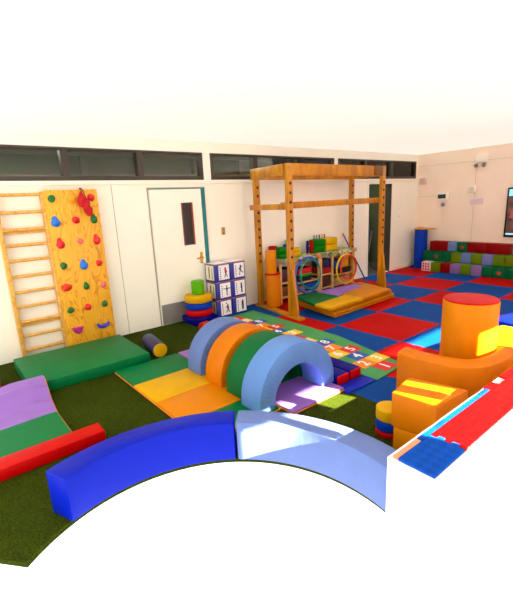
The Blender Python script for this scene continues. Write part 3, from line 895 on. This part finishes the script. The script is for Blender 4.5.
# ------------------------------------------------------------------ storage racks
SY0, SY1, SZ = -0.45, -0.05, 0.785
def rack(x0, label):
    t = thing('storage_rack', label, 'shelf', (x0 + 0.5, -0.25, 0.0))
    xs = (x0 + 0.02, x0 + 0.35, x0 + 1.0)
    for x in xs:
        for y in (SY0 + 0.02, SY1 - 0.02):
            g = BM(); add_box(g, x - 0.02, x + 0.02, y - 0.02, y + 0.02, 0.001, SZ - 0.02, 0.004); obj('leg', g, LWOOD, t)
    g = BM(); add_box(g, x0, x0 + 1.02, SY0, SY1, SZ - 0.02, SZ, 0.004); obj('shelf', g, LWOOD, t)
    for z, a, b in ((0.36, x0, x0 + 0.37), (0.10, x0, x0 + 1.02), (0.30, x0 + 0.33, x0 + 1.02)):
        g = BM(); add_box(g, a + 0.005, b - 0.005, SY0 + 0.012, SY1 - 0.01, z, z + 0.025, 0.003); obj('shelf', g, LWOOD, t)
    g = BM(); add_box(g, x0 + 0.04, x0 + 0.98, SY0 + 0.002, SY0 + 0.02, SZ - 0.065, SZ - 0.02, 0.003); obj('rail', g, LWOOD, t)
    return t
RA = rack(-5.12, 'pale pine storage rack behind the blue hoop')
RB = rack(-4.085, 'pale pine storage rack behind the red and yellow hoops')
def cloth(x0, x1, label):
    bm = BM(); add_box(bm, x0, x1, SY0 - 0.012, SY1, SZ + 0.001, SZ + 0.006)
    add_box(bm, x0, x1, SY0 - 0.024, SY0 - 0.006, SZ - 0.062, SZ + 0.006, 0.005)
    o = obj('printed_cover', bm, PRINT); tag(o, label, 'cloth')
cloth(-5.13, -4.11, 'patterned grey and green cover on the left rack')
cloth(-4.07, -3.03, 'patterned green cover on the right rack')

def brick(x0, x1, z0, z1, m, label, y0=-0.40, y1=-0.16, rot=0.0):
    x0 -= 0.075; x1 -= 0.075; y0 += 0.10; y1 += 0.10
    bm = BM(); add_box(bm, x0, x1, y0, y1, z0, z1, 0.02, 3, rot=rot)
    o = obj('foam_brick', bm, m); tag(o, label, 'foam brick'); return o
FG = vinyl('bright_green_foam', (10, 136, 24), .6); FY = vinyl('bright_yellow_foam', (250, 206, 10), .6); FB = vinyl('mid_blue_foam', (10, 80, 190), .6); FR_ = vinyl('foam_red', (206, 12, 26), .6)
ZT = SZ + 0.008
brick(-4.98, -4.86, ZT, ZT + 0.22, FR_, 'red foam brick at the left end of the left rack', -0.31, -0.17)
brick(-4.94, -4.755, ZT, ZT + 0.10, FG, 'lower green foam brick on the left rack', -0.46 + .02, -0.32)
brick(-4.94, -4.755, ZT + 0.102, ZT + 0.20, FG, 'upper green foam brick on the left rack', -0.44, -0.32)
brick(-4.70, -4.39, ZT, ZT + 0.075, FY, 'lower yellow foam brick on the left rack', -0.42, -0.30)
brick(-4.69, -4.39, ZT + 0.077, ZT + 0.15, FY, 'upper yellow foam brick on the left rack', -0.42, -0.30)
brick(-4.02, -3.72, ZT, ZT + 0.12, FG, 'lower green foam brick on the right rack', -0.42, -0.24)
brick(-4.01, -3.72, ZT + 0.122, ZT + 0.245, FG, 'upper green foam brick on the right rack', -0.42, -0.24)
brick(-3.70, -3.36, ZT, ZT + 0.12, FY, 'lower yellow foam brick on the right rack', -0.42, -0.24)
brick(-3.69, -3.36, ZT + 0.122, ZT + 0.245, FY, 'upper yellow foam brick on the right rack', -0.42, -0.24)
brick(-4.09, -4.035, ZT, ZT + 0.25, FR_, 'red foam slab standing beside the right green bricks', -0.40, -0.33)
brick(-4.15, -4.105, ZT, ZT + 0.24, vinyl('violet_foam', (70, 40, 130), .6), 'violet foam slab standing beside the red slab', -0.35, -0.30)
PEGC = [plain('peg_%d' % i, c, .4) for i, c in enumerate(((70, 160, 20), (210, 40, 20), (30, 60, 170), (230, 180, 20), (180, 30, 60)))]
def peg_block(x0, x1, y0, y1, h, m, label, n=5):
    t = thing('peg_block', label, 'toy', ((x0 + x1) / 2, (y0 + y1) / 2, ZT))
    g = BM(); add_box(g, x0, x1, y0, y1, ZT, ZT + h, 0.008); obj('block', g, m, t)
    for i in range(n):
        x = x0 + 0.025 + (x1 - x0 - 0.05) * i / (n - 1)
        g = BM(); add_cyl(g, (x, (y0 + y1) / 2, ZT + h - 0.01), (x, (y0 + y1) / 2, ZT + h + 0.075), 0.013, 12, 0.003); o = obj('peg', g, PEGC[i % 5], t)
peg_block(-4.72, -4.52, -0.19, -0.1, 0.22, FB, 'blue peg block with coloured pegs behind yellow bricks')
peg_block(-3.90, -3.55, -0.13, -0.06, 0.235, FB, 'dark peg block behind the green and yellow bricks')
# things on the rack shelves
def bin_(name, x0, x1, y0, y1, z0, z1, m, label, lip=True):
    t = BM(); add_box(t, x0, x1, y0, y1, z0, z1, 0.012)
    if lip: add_box(t, x0 - 0.008, x1 + 0.008, y0 - 0.008, y1 + 0.008, z1 - 0.022, z1, 0.004)
    o = obj(name, t, m); tag(o, label, 'tub'); return o
P = lambda n, c: plain(n, c, .4, var=.1)
DARK = P('charcoal_plastic', (30, 30, 34)); 
bin_('storage_tub', -4.68, -4.32, -0.43, -0.12, 0.327, 0.42, DARK, 'black tub under the red tray, seen through the blue hoop')
bin_('storage_tray', -4.60, -4.30, -0.42, -0.14, 0.421, 0.46, P('vivid_green_plastic', (30, 190, 40)), 'bright green tray seen through the blue hoop')
bin_('storage_tray', -4.64, -4.30, -0.42, -0.14, 0.461, 0.57, P('vivid_red_plastic', (220, 20, 24)), 'red tray stacked above the green tray')
bin_('storage_tub', -4.44, -4.20, -0.43, -0.15, 0.127, 0.27, P('cobalt_plastic', (20, 70, 200)), 'blue tub on the low shelf behind the blue hoop')
bin_('storage_tub', -4.74, -4.48, -0.42, -0.15, 0.127, 0.25, P('mauve_plastic', (150, 120, 130)), 'mauve tub on the low shelf behind the blue hoop')
bin_('storage_tub', -5.07, -4.81, -0.42, -0.15, 0.387, 0.62, P('plum_plastic', (70, 30, 50)), 'plum tub in the narrow bay of the left rack')
bin_('storage_tub', -5.07, -4.81, -0.42, -0.15, 0.127, 0.31, P('brown_plastic', (110, 60, 26)), 'brown tub low in the narrow bay of the left rack')
bin_('storage_tub', -4.03, -3.77, -0.43, -0.15, 0.387, 0.50, P('crimson_plastic', (170, 16, 24)), 'crimson tub in the narrow bay of the right rack')
bin_('storage_tub', -4.02, -3.78, -0.40, -0.15, 0.502, 0.66, P('ink_blue_plastic', (26, 30, 74)), 'ink blue tub stacked on the crimson tub')
bin_('storage_tub', -4.03, -3.77, -0.42, -0.15, 0.127, 0.33, P('dark_brown_plastic', (70, 36, 30)), 'dark brown tub low in the narrow bay of the right rack')
bin_('storage_tub', -3.56, -3.16, -0.43, -0.15, 0.327, 0.43, DARK, 'black tub seen through the red and yellow hoops')
bin_('storage_tub', -3.62, -3.44, -0.40, -0.15, 0.432, 0.60, P('denim_plastic', (50, 80, 170)), 'blue tub stacked left above the black tub')
bin_('storage_tub', -3.40, -3.20, -0.40, -0.15, 0.432, 0.62, P('mustard_plastic', (210, 160, 20)), 'mustard tub stacked right above the black tub')
bin_('storage_tub', -3.62, -3.18, -0.42, -0.15, 0.127, 0.26, P('sand_plastic', (196, 150, 110)), 'sand coloured tub low behind the yellow hoop')
# hoops leaning on the rack fronts
def hoop(cx, cz, r, y, m, label, tilt=0.0, rr=0.017):
    bm = BM()
    add_tube(bm, [(cx + r * math.cos(2 * PI * k / 56), y - tilt * (r - r * math.sin(2 * PI * k / 56)), cz + r * math.sin(2 * PI * k / 56)) for k in range(56)], rr, 10, True)
    o = obj('hoop', bm, m); tag(o, label, 'hoop')
hoop(-4.51, 0.455, 0.325, -0.515, plain('blue_hoop', (20, 84, 206), .3), 'large blue hoop hanging on the left rack', 0.05)
hoop(-4.49, 0.475, 0.26, -0.558, plain('teal_hoop', (0, 134, 120), .3), 'teal hoop inside the large blue hoop', 0.05)
hoop(-3.43, 0.42, 0.29, -0.515, plain('yellow_hoop', (236, 196, 10), .3), 'yellow hoop hanging on the right rack', 0.05)
hoop(-3.41, 0.455, 0.235, -0.558, plain('red_hoop', (226, 50, 14), .3), 'red hoop inside the yellow hoop', 0.05)
# leaning pole
t = thing('pole', 'thin blue pole with a red tip leaning on the wall', 'pole', (-3.04, -0.72, 0.01))
a, b = Vector((-3.02, -0.78, 0.012)), Vector((-2.96, -0.055, 1.06)); d = (b - a)
g = BM(); add_cyl(g, a, a + d * 0.95, 0.014, 12); obj('pole_shaft', g, plain('indigo_pole', (46, 50, 140), .4), t)
g = BM(); add_cyl(g, a + d * 0.95, b, 0.016, 12, 0.004); o = obj('pole_tip', g, plain('red_tip', (214, 50, 30), .4), t); o['label'] = 'red tip'

# ------------------------------------------------------------------ stacked mats under the frame
MY = [vinyl('amber_mat_%d' % i, c, .4) for i, c in enumerate(((232, 150, 10), (238, 160, 8), (236, 152, 6)))]
A_, B_, C_, D_ = (-5.15, -1.70), (-3.42, -1.62), (-3.34, -0.86), (-4.99, -0.76)
def quad_mat(z0, z1, dx, dy, m, label):
    bm = BM(); add_prism(bm, [(p[0] + dx, p[1] + dy) for p in (A_, B_, C_, D_)], z0, z1, 0.021)
    o = obj('gym_mat', bm, m); tag(o, label, 'mat', 'amber mats stacked under the frame')
quad_mat(0.002, 0.046, 0.0, 0.0, MY[0], 'amber gym mat lying on the foam tiles, lowest of the stack')
quad_mat(0.054, 0.098, -0.045, -0.02, MY[1], 'amber gym mat second from the bottom of the stack')
quad_mat(0.106, 0.150, -0.08, 0.01, MY[2], 'amber gym mat third from the bottom of the stack')
t = thing('folding_mat', 'top mat of the stack with green, lilac and amber panels', 'mat', (-4.3, -1.2, 0.158))
for m, nm, poly in ((DKGREEN, 'green', [(-5.27, -1.39), (-4.60, -1.35), (-4.62, -0.80), (-5.09, -0.77)]),
                    (PURPLE, 'lilac', [(-4.595, -1.35), (-4.595, -1.30), (-3.72, -1.13), (-3.62, -0.86), (-4.615, -0.80)]),
                    (YELLOW, 'amber', [(-5.29, -1.72), (-4.45, -1.70), (-4.45, -1.30), (-4.59, -1.355), (-5.275, -1.395)]),
                    (MY[1], 'amber', [(-4.445, -1.70), (-3.62, -1.66), (-3.44, -0.88), (-3.615, -0.865), (-3.715, -1.135), (-4.445, -1.275)])):
    g = BM(); add_prism(g, poly, 0.158, 0.203, 0.008); o = obj('panel', g, m, t); o['label'] = nm + ' panel'

# ------------------------------------------------------------------ cube blocks along the side wall
STAR = plain('red_motif', (200, 30, 30), .5)
LIL = vinyl('pale_lilac_cube', (172, 140, 190)); PB = vinyl('pale_blue_cube', (140, 164, 214)); CG = vinyl('cube_green', (0, 112, 70)); CO = vinyl('cube_olive', (124, 150, 6)); CR = vinyl('cube_red', (160, 8, 24)); CW = plain('white_cube_face', (222, 206, 214), .5)
def cube(row, idx, y1, m, label, w=0.222, motif=None, wide=1):
    x0 = (-0.66, -0.44, -0.235)[row]; z0 = 0.002 + row * 0.222
    bm = BM(); y0 = y1 - w * wide
    add_box(bm, x0, x0 + 0.218 if row else x0 + 0.214, y0 + 0.003, y1 - 0.003, z0, z0 + 0.218, 0.012)
    o = obj('cube_block', bm, m); tag(o, label, 'foam cube', 'foam cubes along the side wall')
    if motif:
        g = BM(); yc = (y0 + y1) / 2; zc = z0 + 0.11; xx = x0 - 0.002
        if motif == 'dots':
            for a in (-.062, 0, .062):
                for b in (-.062, 0, .062):
                    add_box(g, xx, xx + 0.006, yc + a - 0.02, yc + a + 0.02, zc + b - 0.024, zc + b + 0.024)
        elif motif == 'star':
            pts = [((0.055 if k % 2 == 0 else 0.025) * math.sin(2 * PI * k / 10), (0.055 if k % 2 == 0 else 0.025) * math.cos(2 * PI * k / 10)) for k in range(10)]
            t_ = bmesh.new(); A = [t_.verts.new((xx, yc + p, zc + q)) for p, q in pts]; B = [t_.verts.new((xx + 0.006, yc + p, zc + q)) for p, q in pts]
            t_.faces.new(A); t_.faces.new(B[::-1])
            for k in range(10): t_.faces.new((A[k], A[(k + 1) % 10], B[(k + 1) % 10], B[k]))
            merge(g, t_)
        elif motif == 'wave':
            add_tube(g, [(xx + 0.002, yc + 0.08 - 0.02 * k, zc + 0.02 * (1 if k % 2 else -1)) for k in range(9)], 0.008, 6)
        obj('motif', g, STAR, o)
BASE = [(CW, 'white cube with red squares, first of the bottom row', 'dots'), (CO, 'olive cube second in the bottom row', None), (CR, 'red cube third in the bottom row', None), (LIL, 'lilac cube fourth in the bottom row', None),
        (CO, 'olive cube fifth in the bottom row, between two lilac cubes', None), (LIL, 'lilac cube sixth in the bottom row', None), (CG, 'plain green cube seventh in the bottom row', None), (CG, 'green cube with a red star in the bottom row', 'star'), (CG, 'green cube right of the red star cube', None)]
y = -0.565
for i, (m, lab, mo) in enumerate(BASE): cube(0, i, y, m, lab, motif=mo, w=0.229); y -= 0.229
MID = [(CG, 'green cube at the left end of the middle row', None), (CG, 'green cube with a small red star in the middle row', 'star'), (CG, 'plain green cube third in the middle row', None), (CO, 'olive cube fourth in the middle row', None), (PB, 'pale blue cube fifth in the middle row', None),
       (CO, 'olive cube sixth in the middle row, between two pale cubes', None), (vinyl('periwinkle_cube', (160, 164, 226)), 'periwinkle cube seventh in the middle row', None), (CO, 'olive cube eighth in the middle row', None), (CO, 'olive cube with a red zigzag in the middle row', 'wave')]
y = -0.47
for i, (m, lab, mo) in enumerate(MID): cube(1, i, y, m, lab, motif=mo, w=0.227); y -= 0.227
TOP = [(CR, 'long red block at the left end of the top row', None, 2), (PB, 'pale blue cube in the top row between two red blocks', None, 1), (CG, 'green cube with a red star in the top row', 'star', 1), (CR, 'long red block right of the green star cube', None, 2), (CR, 'long red block in the top row under the screen', None, 2)]
y = -0.52
for i, (m, lab, mo, wd) in enumerate(TOP): cube(2, i, y, m, lab, motif=mo, wide=wd, w=0.222); y -= 0.222 * wd
# backing blocks that carry the two upper rows (seen only as risers)
bm = BM()
add_box(bm, -0.44, -0.012, -2.62, -0.48, 0.003, 0.22, 0.01)
o = obj('foam_riser', bm, CG); tag(o, 'low green foam riser carrying the middle cube row', 'foam block')
bm = BM(); add_box(bm, -0.218, -0.012, -2.5, -0.50, 0.223, 0.444, 0.01)
o = obj('foam_riser', bm, CG); tag(o, 'upper green foam riser carrying the top cube row', 'foam block')

# blue roll in the corner with an amber pad on top
bm = BM(); add_cyl(bm, (-0.235, -0.285, 0.002), (-0.235, -0.285, 0.945), 0.15, 40, 0.012)
o = obj('foam_roll', bm, BLUE); tag(o, 'tall blue foam roll standing in the room corner', 'foam roll')
bm = BM(); add_cyl(bm, (-0.235, -0.285, 0.947), (-0.235, -0.285, 0.972), 0.172, 40, 0.008)
add_box(bm, -0.33, -0.14, -0.62, -0.35, 0.95, 0.968, 0.006)
add_ball(bm, (-0.25, -0.26, 0.98), 0.1, 0.1, 0.02, 3, .2)
o = obj('foam_pad', bm, plain('amber_pad', (214, 150, 30), .5, bump=.3)); tag(o, 'amber pad lying on top of the tall blue roll', 'pad')

# ------------------------------------------------------------------ side wall fittings
t = thing('television', 'large black framed television on the side wall', 'television', (0, -2.97, 0.81))
g = BM(); add_box(g, -0.07, -0.002, -3.86, -2.085, 0.80, 1.83, 0.008); obj('tv_case', g, BLACKM, t)
def screen():
    m, nt, p = new_mat('lit_screen')
    tc = nt.nodes.new('ShaderNodeTexCoord'); n = nt.nodes.new('ShaderNodeTexNoise'); n.inputs['Scale'].default_value = 5
    r = nt.nodes.new('ShaderNodeValToRGB'); r.color_ramp.elements[0].position = .35; r.color_ramp.elements[0].color = rgb(36, 26, 24)
    r.color_ramp.elements[1].position = .7; r.color_ramp.elements[1].color = rgb(92, 56, 44)
    nt.links.new(tc.outputs['Object'], n.inputs['Vector']); nt.links.new(n.outputs['Fac'], r.inputs['Fac']); nt.links.new(r.outputs['Color'], p.inputs['Emission Color'])
    p.inputs['Emission Strength'].default_value = 0.8; p.inputs['Base Color'].default_value = (.01, .01, .01, 1); p.inputs['Roughness'].default_value = .15
    return m
g = BM(); add_box(g, -0.074, -0.068, -3.83, -2.12, 0.84, 1.80); sc = obj('screen', g, screen(), t)
g = BM(); add_box(g, -0.076, -0.073, -3.83, -2.125, 0.855, 0.885); add_prism(g, [(-0.076, -2.125), (-0.073, -2.125), (-0.073, -3.83), (-0.076, -3.83)], 1.66, 1.795)
obj('screen_bar', g, emit('screen_sky_blue', (120, 190, 225), 0.9), sc)
g = BM(); add_ball(g, (-0.074, -2.30, 1.24), 0.002, 0.10, 0.07, 3, 0.8); add_ball(g, (-0.074, -2.22, 1.30), 0.002, 0.03, 0.10, 3, 0.5); obj('screen_shape', g, emit('screen_red', (150, 62, 52), 0.6), sc)

FIX = plain('ivory_plastic', (250, 242, 222), .4, var=.01); FIX2 = plain('pinkish_plastic', (240, 214, 194), .5, var=.01)
t = thing('control_panel', 'cream wall panel with a dark display on the side wall', 'control panel', (0, -0.69, 1.62))
g = BM(); add_box(g, -0.06, -0.001, -0.815, -0.56, 1.615, 1.82, 0.008); obj('panel_case', g, FIX, t)
g = BM(); add_box(g, -0.064, -0.058, -0.755, -0.565, 1.66, 1.755, 0.003); obj('display', g, plain('slate_display', (52, 58, 66), .2), t)
t = thing('wall_bell', 'small round chrome bell below the cream control panel', 'bell', (0, -0.69, 1.47))
g = BM(); add_cyl(g, (-0.001, -0.69, 1.53), (-0.03, -0.69, 1.53), 0.06, 24, .005); obj('bell_base', g, FIX, t)
g = BM(); add_ball(g, (-0.04, -0.69, 1.525), 0.045, 0.05, 0.05, 3); obj('bell_dome', g, plain('chrome', (150, 160, 185), .2, .8), t)
bm = BM(); add_box(bm, -0.05, -0.001, -1.42, -1.26, 1.77, 1.92, 0.01); t = obj('siren_box', bm, FIX); tag(t, 'square cream alarm box above the lilac notice', 'alarm')
g = BM()
for k in range(4): add_box(g, -0.053, -0.049, -1.39, -1.29, 1.80 + k * .026, 1.81 + k * .026)
obj('sounder_slots', g, SEAM, t)
bm = BM(); add_box(bm, -0.006, -0.001, -1.585, -1.30, 1.50, 1.635); o = obj('wall_notice', bm, plain('pale_lilac_paper', (226, 200, 204), .7, var=.03)); tag(o, 'faded lilac paper notice on the side wall', 'notice')
bm = BM(); add_box(bm, -0.05, -0.001, -0.235, -0.07, 2.0, 2.175, 0.012); t = obj('wall_speaker', bm, FIX2); tag(t, 'square pinkish speaker box high in the corner', 'speaker')
g = BM(); add_box(g, -0.054, -0.049, -0.215, -0.09, 2.02, 2.155, 0.004); obj('speaker_grille', g, plain('beige_grille', (226, 198, 180), .7), t)
t = thing('emergency_light', 'twin lamp emergency light at the top of the side wall', 'emergency light', (0, -1.5, 2.3))
g = BM(); add_box(g, -0.07, -0.001, -1.60, -1.38, 2.40, 2.56, 0.01); obj('light_case', g, FIX, t)
for yy in (-1.57, -1.41):
    g = BM(); add_cyl(g, (-0.05, yy, 2.36), (-0.11, yy, 2.33), 0.03, 18, .004, 0, 0.045); obj('lamp_head', g, plain('grey_lamp_head', (150, 144, 130), .3), t)
t = obj('light_switch', (lambda g: (add_box(g, -5.985, -5.915, -0.012, -0.001, 1.29, 1.41, 0.003), g)[1])(BM()), plain('gold_plate', (196, 160, 90), .35, .6)); tag(t, 'brass switch plate on the wall beside the door', 'switch')
g = BM(); add_box(g, -5.96, -5.94, -0.016, -0.011, 1.31, 1.34); add_box(g, -5.96, -5.94, -0.016, -0.011, 1.36, 1.39); obj('rocker', g, plain('brown_rocker', (120, 84, 40), .4), t)
t = obj('light_switch', (lambda g: (add_box(g, -0.86, -0.80, -0.012, -0.001, 1.42, 1.49, 0.003), g)[1])(BM()), FIX); tag(t, 'small cream switch right of the open doorway', 'switch')
bm = BM(); add_box(bm, -0.83, -0.79, -0.012, -0.001, 1.27, 1.31, 0.003); o = obj('wall_socket', bm, FIX2); tag(o, 'tiny socket plate below the switch by the open doorway', 'socket')

# things in the dim doorway
t = thing('folding_chair', 'dark folding chair with thin metal legs inside the doorway', 'chair', (-1.2, 0.8, -0.03))
CHM = plain('chair_tube', (110, 104, 96), .35, .7)
for y in (0.55, 0.95):
    g = BM(); add_tube(g, [(-1.55, y, -0.02), (-1.2, y, 0.45), (-1.1, y, 0.95)], 0.014, 8); obj('leg', g, CHM, t)
    g = BM(); add_tube(g, [(-0.95, y, -0.02), (-1.5, y, 0.46)], 0.014, 8); obj('leg', g, CHM, t)
g = BM(); add_box(g, -1.55, -1.15, 0.56, 0.94, 0.45, 0.485, 0.01); obj('seat', g, plain('slate_cloth', (40, 46, 66), .7), t)
g = BM(); add_box(g, -1.14, -1.10, 0.56, 0.94, 0.72, 0.97, 0.01); obj('backrest', g, plain('slate_cloth_back', (40, 46, 66), .7), t)
bm = BM(); add_box(bm, -1.6, -0.3, 1.2, 1.5, -0.03, 1.25, 0.02); add_box(bm, -1.62, -0.28, 1.18, 1.52, 1.25, 1.28, 0.004)
o = obj('storage_cupboard', bm, plain('blue_grey_cupboard', (44, 54, 78), .5)); tag(o, 'low blue grey cupboard in the dim doorway', 'cupboard')

# ------------------------------------------------------------------ orange soft-play pieces on the right
def curved_wall():
    bm = BM(); c = (-6.20, -3.86)
    out = [(-6.79, -3.71)]; inn = [(-6.595, -3.69)]
    Po = [(-6.76, -3.76), (-6.79, -3.92), (-6.78, -4.08), (-6.76, -4.20), (-6.72, -4.30), (-6.64, -4.385), (-6.53, -4.44), (-6.36, -4.475), (-6.18, -4.49), (-5.98, -4.49)]
    Pi = [(-6.575, -3.73), (-6.59, -3.90), (-6.575, -4.05), (-6.555, -4.15), (-6.52, -4.235), (-6.45, -4.29), (-6.36, -4.325), (-6.26, -4.34), (-6.12, -4.345), (-5.98, -4.345)]
    def subdiv(P):
        R_ = []
        for i in range(len(P) - 1):
            p0 = Vector(P[max(0, i - 1)]); p1 = Vector(P[i]); p2 = Vector(P[i + 1]); p3 = Vector(P[min(len(P) - 1, i + 2)])
            for k in range(4):
                t = k / 4
                R_.append(tuple(0.5 * (2 * p1 + (p2 - p0) * t + (2 * p0 - 5 * p1 + 4 * p2 - p3) * t * t + (3 * p1 - p0 - 3 * p2 + p3) * t ** 3)))
        return R_ + [P[-1]]
    poly = subdiv(Po) + subdiv(Pi)[::-1]
    add_prism(bm, poly, 0.003, 0.45, 0.014)
    o = obj('curved_block', bm, DORANGE, ang=0.7); tag(o, 'curved orange foam wall wrapped round the red topped drum', 'foam block')
curved_wall()
t = thing('foam_drum', 'tall orange foam drum with a red top', 'foam drum', (-5.86, -3.97, 0.003))
g = BM(); add_cyl(g, (-5.86, -3.97, 0.003), (-5.86, -3.97, 0.79), 0.245, 56, 0.01); obj('drum_side', g, ORANGE, t)
g = BM(); add_cyl(g, (-5.86, -3.97, 0.786), (-5.86, -3.97, 0.803), 0.241, 56, 0.008); o = obj('drum_top', g, RED, t); o['label'] = 'red top'
g = BM(); add_bar(g, (-6.03, -4.15, 0.76), (-6.03, -4.15, 0.79), 0.03, 0.012, 0.002); add_bar(g, (-6.034, -4.148, 0.01), (-6.034, -4.148, 0.77), 0.006, 0.006, 0); obj('zip', g, plain('dull_orange_zip', (224, 120, 20), .5), t)
bm = BM(); add_prism(bm, [(-5.59, -4.30), (-4.75, -4.35), (-4.75, -3.87), (-5.23, -3.80), (-5.59, -3.90)], 0.003, 0.26, 0.014)
o = obj('foam_block', bm, YELLOW); tag(o, 'sunlit yellow foam block right of the red topped drum', 'foam block')
bm = BM(); add_box(bm, -4.60, -3.7, -4.1, -3.74, 0.003, 0.25, 0.014, rot=-0.2)
o = obj('foam_block', bm, ROYAL); tag(o, 'blue foam block on the tiles at the right edge', 'foam block')
bm = BM(); add_prism(bm, [(-7.50, -4.185), (-7.19, -4.13), (-7.10, -4.53), (-7.46, -4.49)], 0.212, 0.47, 0.012)
o = obj('foam_block', bm, DORANGE); tag(o, 'upper orange foam block with sun stripes on top', 'foam block')
bm = BM(); add_prism(bm, [(-7.49, -4.20), (-7.19, -4.14), (-7.10, -4.54), (-7.465, -4.53)], 0.005, 0.21, 0.012)
o = obj('foam_block', bm, ORANGE); tag(o, 'lower orange foam block beneath the sun striped one', 'foam block')
cx, cy = -7.30, -4.045
for z0, z1, m, lab in ((0.005, 0.053, RED, 'red foam disc at the bottom of the stack by the orange block'), (0.055, 0.135, BLUE, 'blue foam disc in the stack by the orange block'), (0.137, 0.235, YELLOW, 'yellow foam disc on the stack by the orange block')):
    bm = BM(); add_cyl(bm, (cx, cy, z0), (cx, cy, z1), 0.098, 44, 0.014); o = obj('foam_disc', bm, m); tag(o, lab, 'foam disc', 'foam discs beside the orange block')

# ------------------------------------------------------------------ white padded ledge in front of the viewer
LZ = 0.55
t = thing('padded_ledge', 'low white partition ledge padded along its top', 'partition', (-7.0, -4.81, 0))
g = BM(); add_box(g, -8.25, -5.3, -4.90, -4.645, 0.0, LZ, 0.004); obj('ledge_wall', g, WHITE, t)
g = BM(); add_box(g, -7.72, -7.40, -4.907, -4.898, 0.08, 0.50, 0.003); o = obj('ledge_panel', g, plain('ivory_panel', (244, 238, 206), .4, var=.02), t); o['label'] = 'ivory panel'
g = BM(); add_box(g, -7.37, -6.7, -4.907, -4.898, 0.08, 0.50, 0.003); o = obj('ledge_panel', g, plain('pale_grey_panel', (196, 206, 206), .35, var=.02), t); o['label'] = 'pale grey panel'
def jig(x, y0, y1, n, amp):
    return [(x + (amp if k % 2 else -amp), y0 + (y1 - y0) * (k + e) / n) for k in range(n) for e in (0.06, 0.94)]
J = jig(-7.93, -4.882, -4.70, 5, 0.013)
bm = BM(); add_prism(bm, J + [(-5.35, -4.70), (-5.35, -4.882)], LZ + 0.001, LZ + 0.014)
o = obj('foam_pad', bm, PAD_R); tag(o, 'red textured foam pad along the white ledge', 'pad')
bm = BM(); add_prism(bm, [(-8.24, -4.882)] + [(x - 0.003, y) for x, y in J] + [(-8.24, -4.70)], LZ + 0.001, LZ + 0.014)
o = obj('foam_pad', bm, PAD_B); tag(o, 'blue textured foam pad at the near end of the ledge', 'pad')
bm = BM(); add_box(bm, -8.02, -7.20, -4.696, -4.668, LZ + 0.001, LZ + 0.012)
o = obj('edge_strip', bm, PAD_B); tag(o, 'narrow blue edging strip beside the red ledge pad', 'edging strip')
bm = BM(); add_box(bm, -6.95, -5.4, -4.696, -4.655, LZ + 0.001, LZ + 0.012)
o = obj('edge_strip', bm, PAD_R); tag(o, 'narrow red edging strip farther along the ledge', 'edging strip')
bm = BM(); add_box(bm, -8.24, -8.025, -4.696, -4.668, LZ + 0.001, LZ + 0.012)
o = obj('edge_strip', bm, plain('peach_edge_strip', (236, 150, 110), .6)); tag(o, 'short peach edging strip at the near ledge end', 'edging strip')

bm = BM(); add_box(bm, -7.195, -7.07, -4.696, -4.655, LZ + 0.001, LZ + 0.012)
o = obj('edge_strip', bm, PAD_R); tag(o, 'short red edging piece between blue and white on the ledge', 'edging strip')
# ------------------------------------------------------------------ light
W = bpy.data.worlds.new('daylight'); S.world = W; W.use_nodes = True
bg = W.node_tree.nodes['Background']; bg.inputs['Color'].default_value = (1.0, 0.99, 0.97, 1); bg.inputs['Strength'].default_value = 1.0
sd = bpy.data.lights.new('sun', 'SUN'); sd.energy = 40.0; sd.angle = math.radians(0.5); sd.color = (1.0, 0.95, 0.84)
so = bpy.data.objects.new('sun', sd); COL.objects.link(so)
az = Vector((-0.30, 0.95, 0)).normalized(); dirv = Vector((az.x, az.y, -0.4655)).normalized()
so.rotation_euler = dirv.to_track_quat('-Z', 'Y').to_euler(); so.location = (-4, -9, 5)

# ------------------------------------------------------------------ camera (solved from the tile grid, the wall lines and the doors)
F, YAW, PITCH, ROLL = 407.664, 0.67292, -0.24312, -0.04842
CP = Vector((-9.8137, -5.6387, 1.7915))
fw = Vector((math.sin(YAW) * math.cos(PITCH), math.cos(YAW) * math.cos(PITCH), math.sin(PITCH)))
rt = Vector((math.cos(YAW), -math.sin(YAW), 0)); up = rt.cross(fw)
r2 = rt * math.cos(ROLL) + up * math.sin(ROLL); u2 = up * math.cos(ROLL) - rt * math.sin(ROLL)
cam = bpy.data.cameras.new('camera'); co = bpy.data.objects.new('camera', cam); COL.objects.link(co)
M = Matrix((r2, u2, -fw)).transposed().to_4x4(); M.translation = CP; co.matrix_world = M
cam.sensor_fit = 'HORIZONTAL'; cam.sensor_width = 36.0; cam.lens = F / 513 * 36.0; cam.shift_y = -1.0 / 513
cam.clip_start = 0.05; cam.clip_end = 100
S.camera = co

S.view_settings.view_transform = 'Standard'; S.view_settings.look = 'None'; S.view_settings.gamma = 1.0
S.view_settings.use_curve_mapping = False; S.view_settings.exposure = 1.25
S.cycles.use_denoising = True
S.cycles.max_bounces = 10; S.cycles.diffuse_bounces = 5; S.cycles.sample_clamp_indirect = 6.0
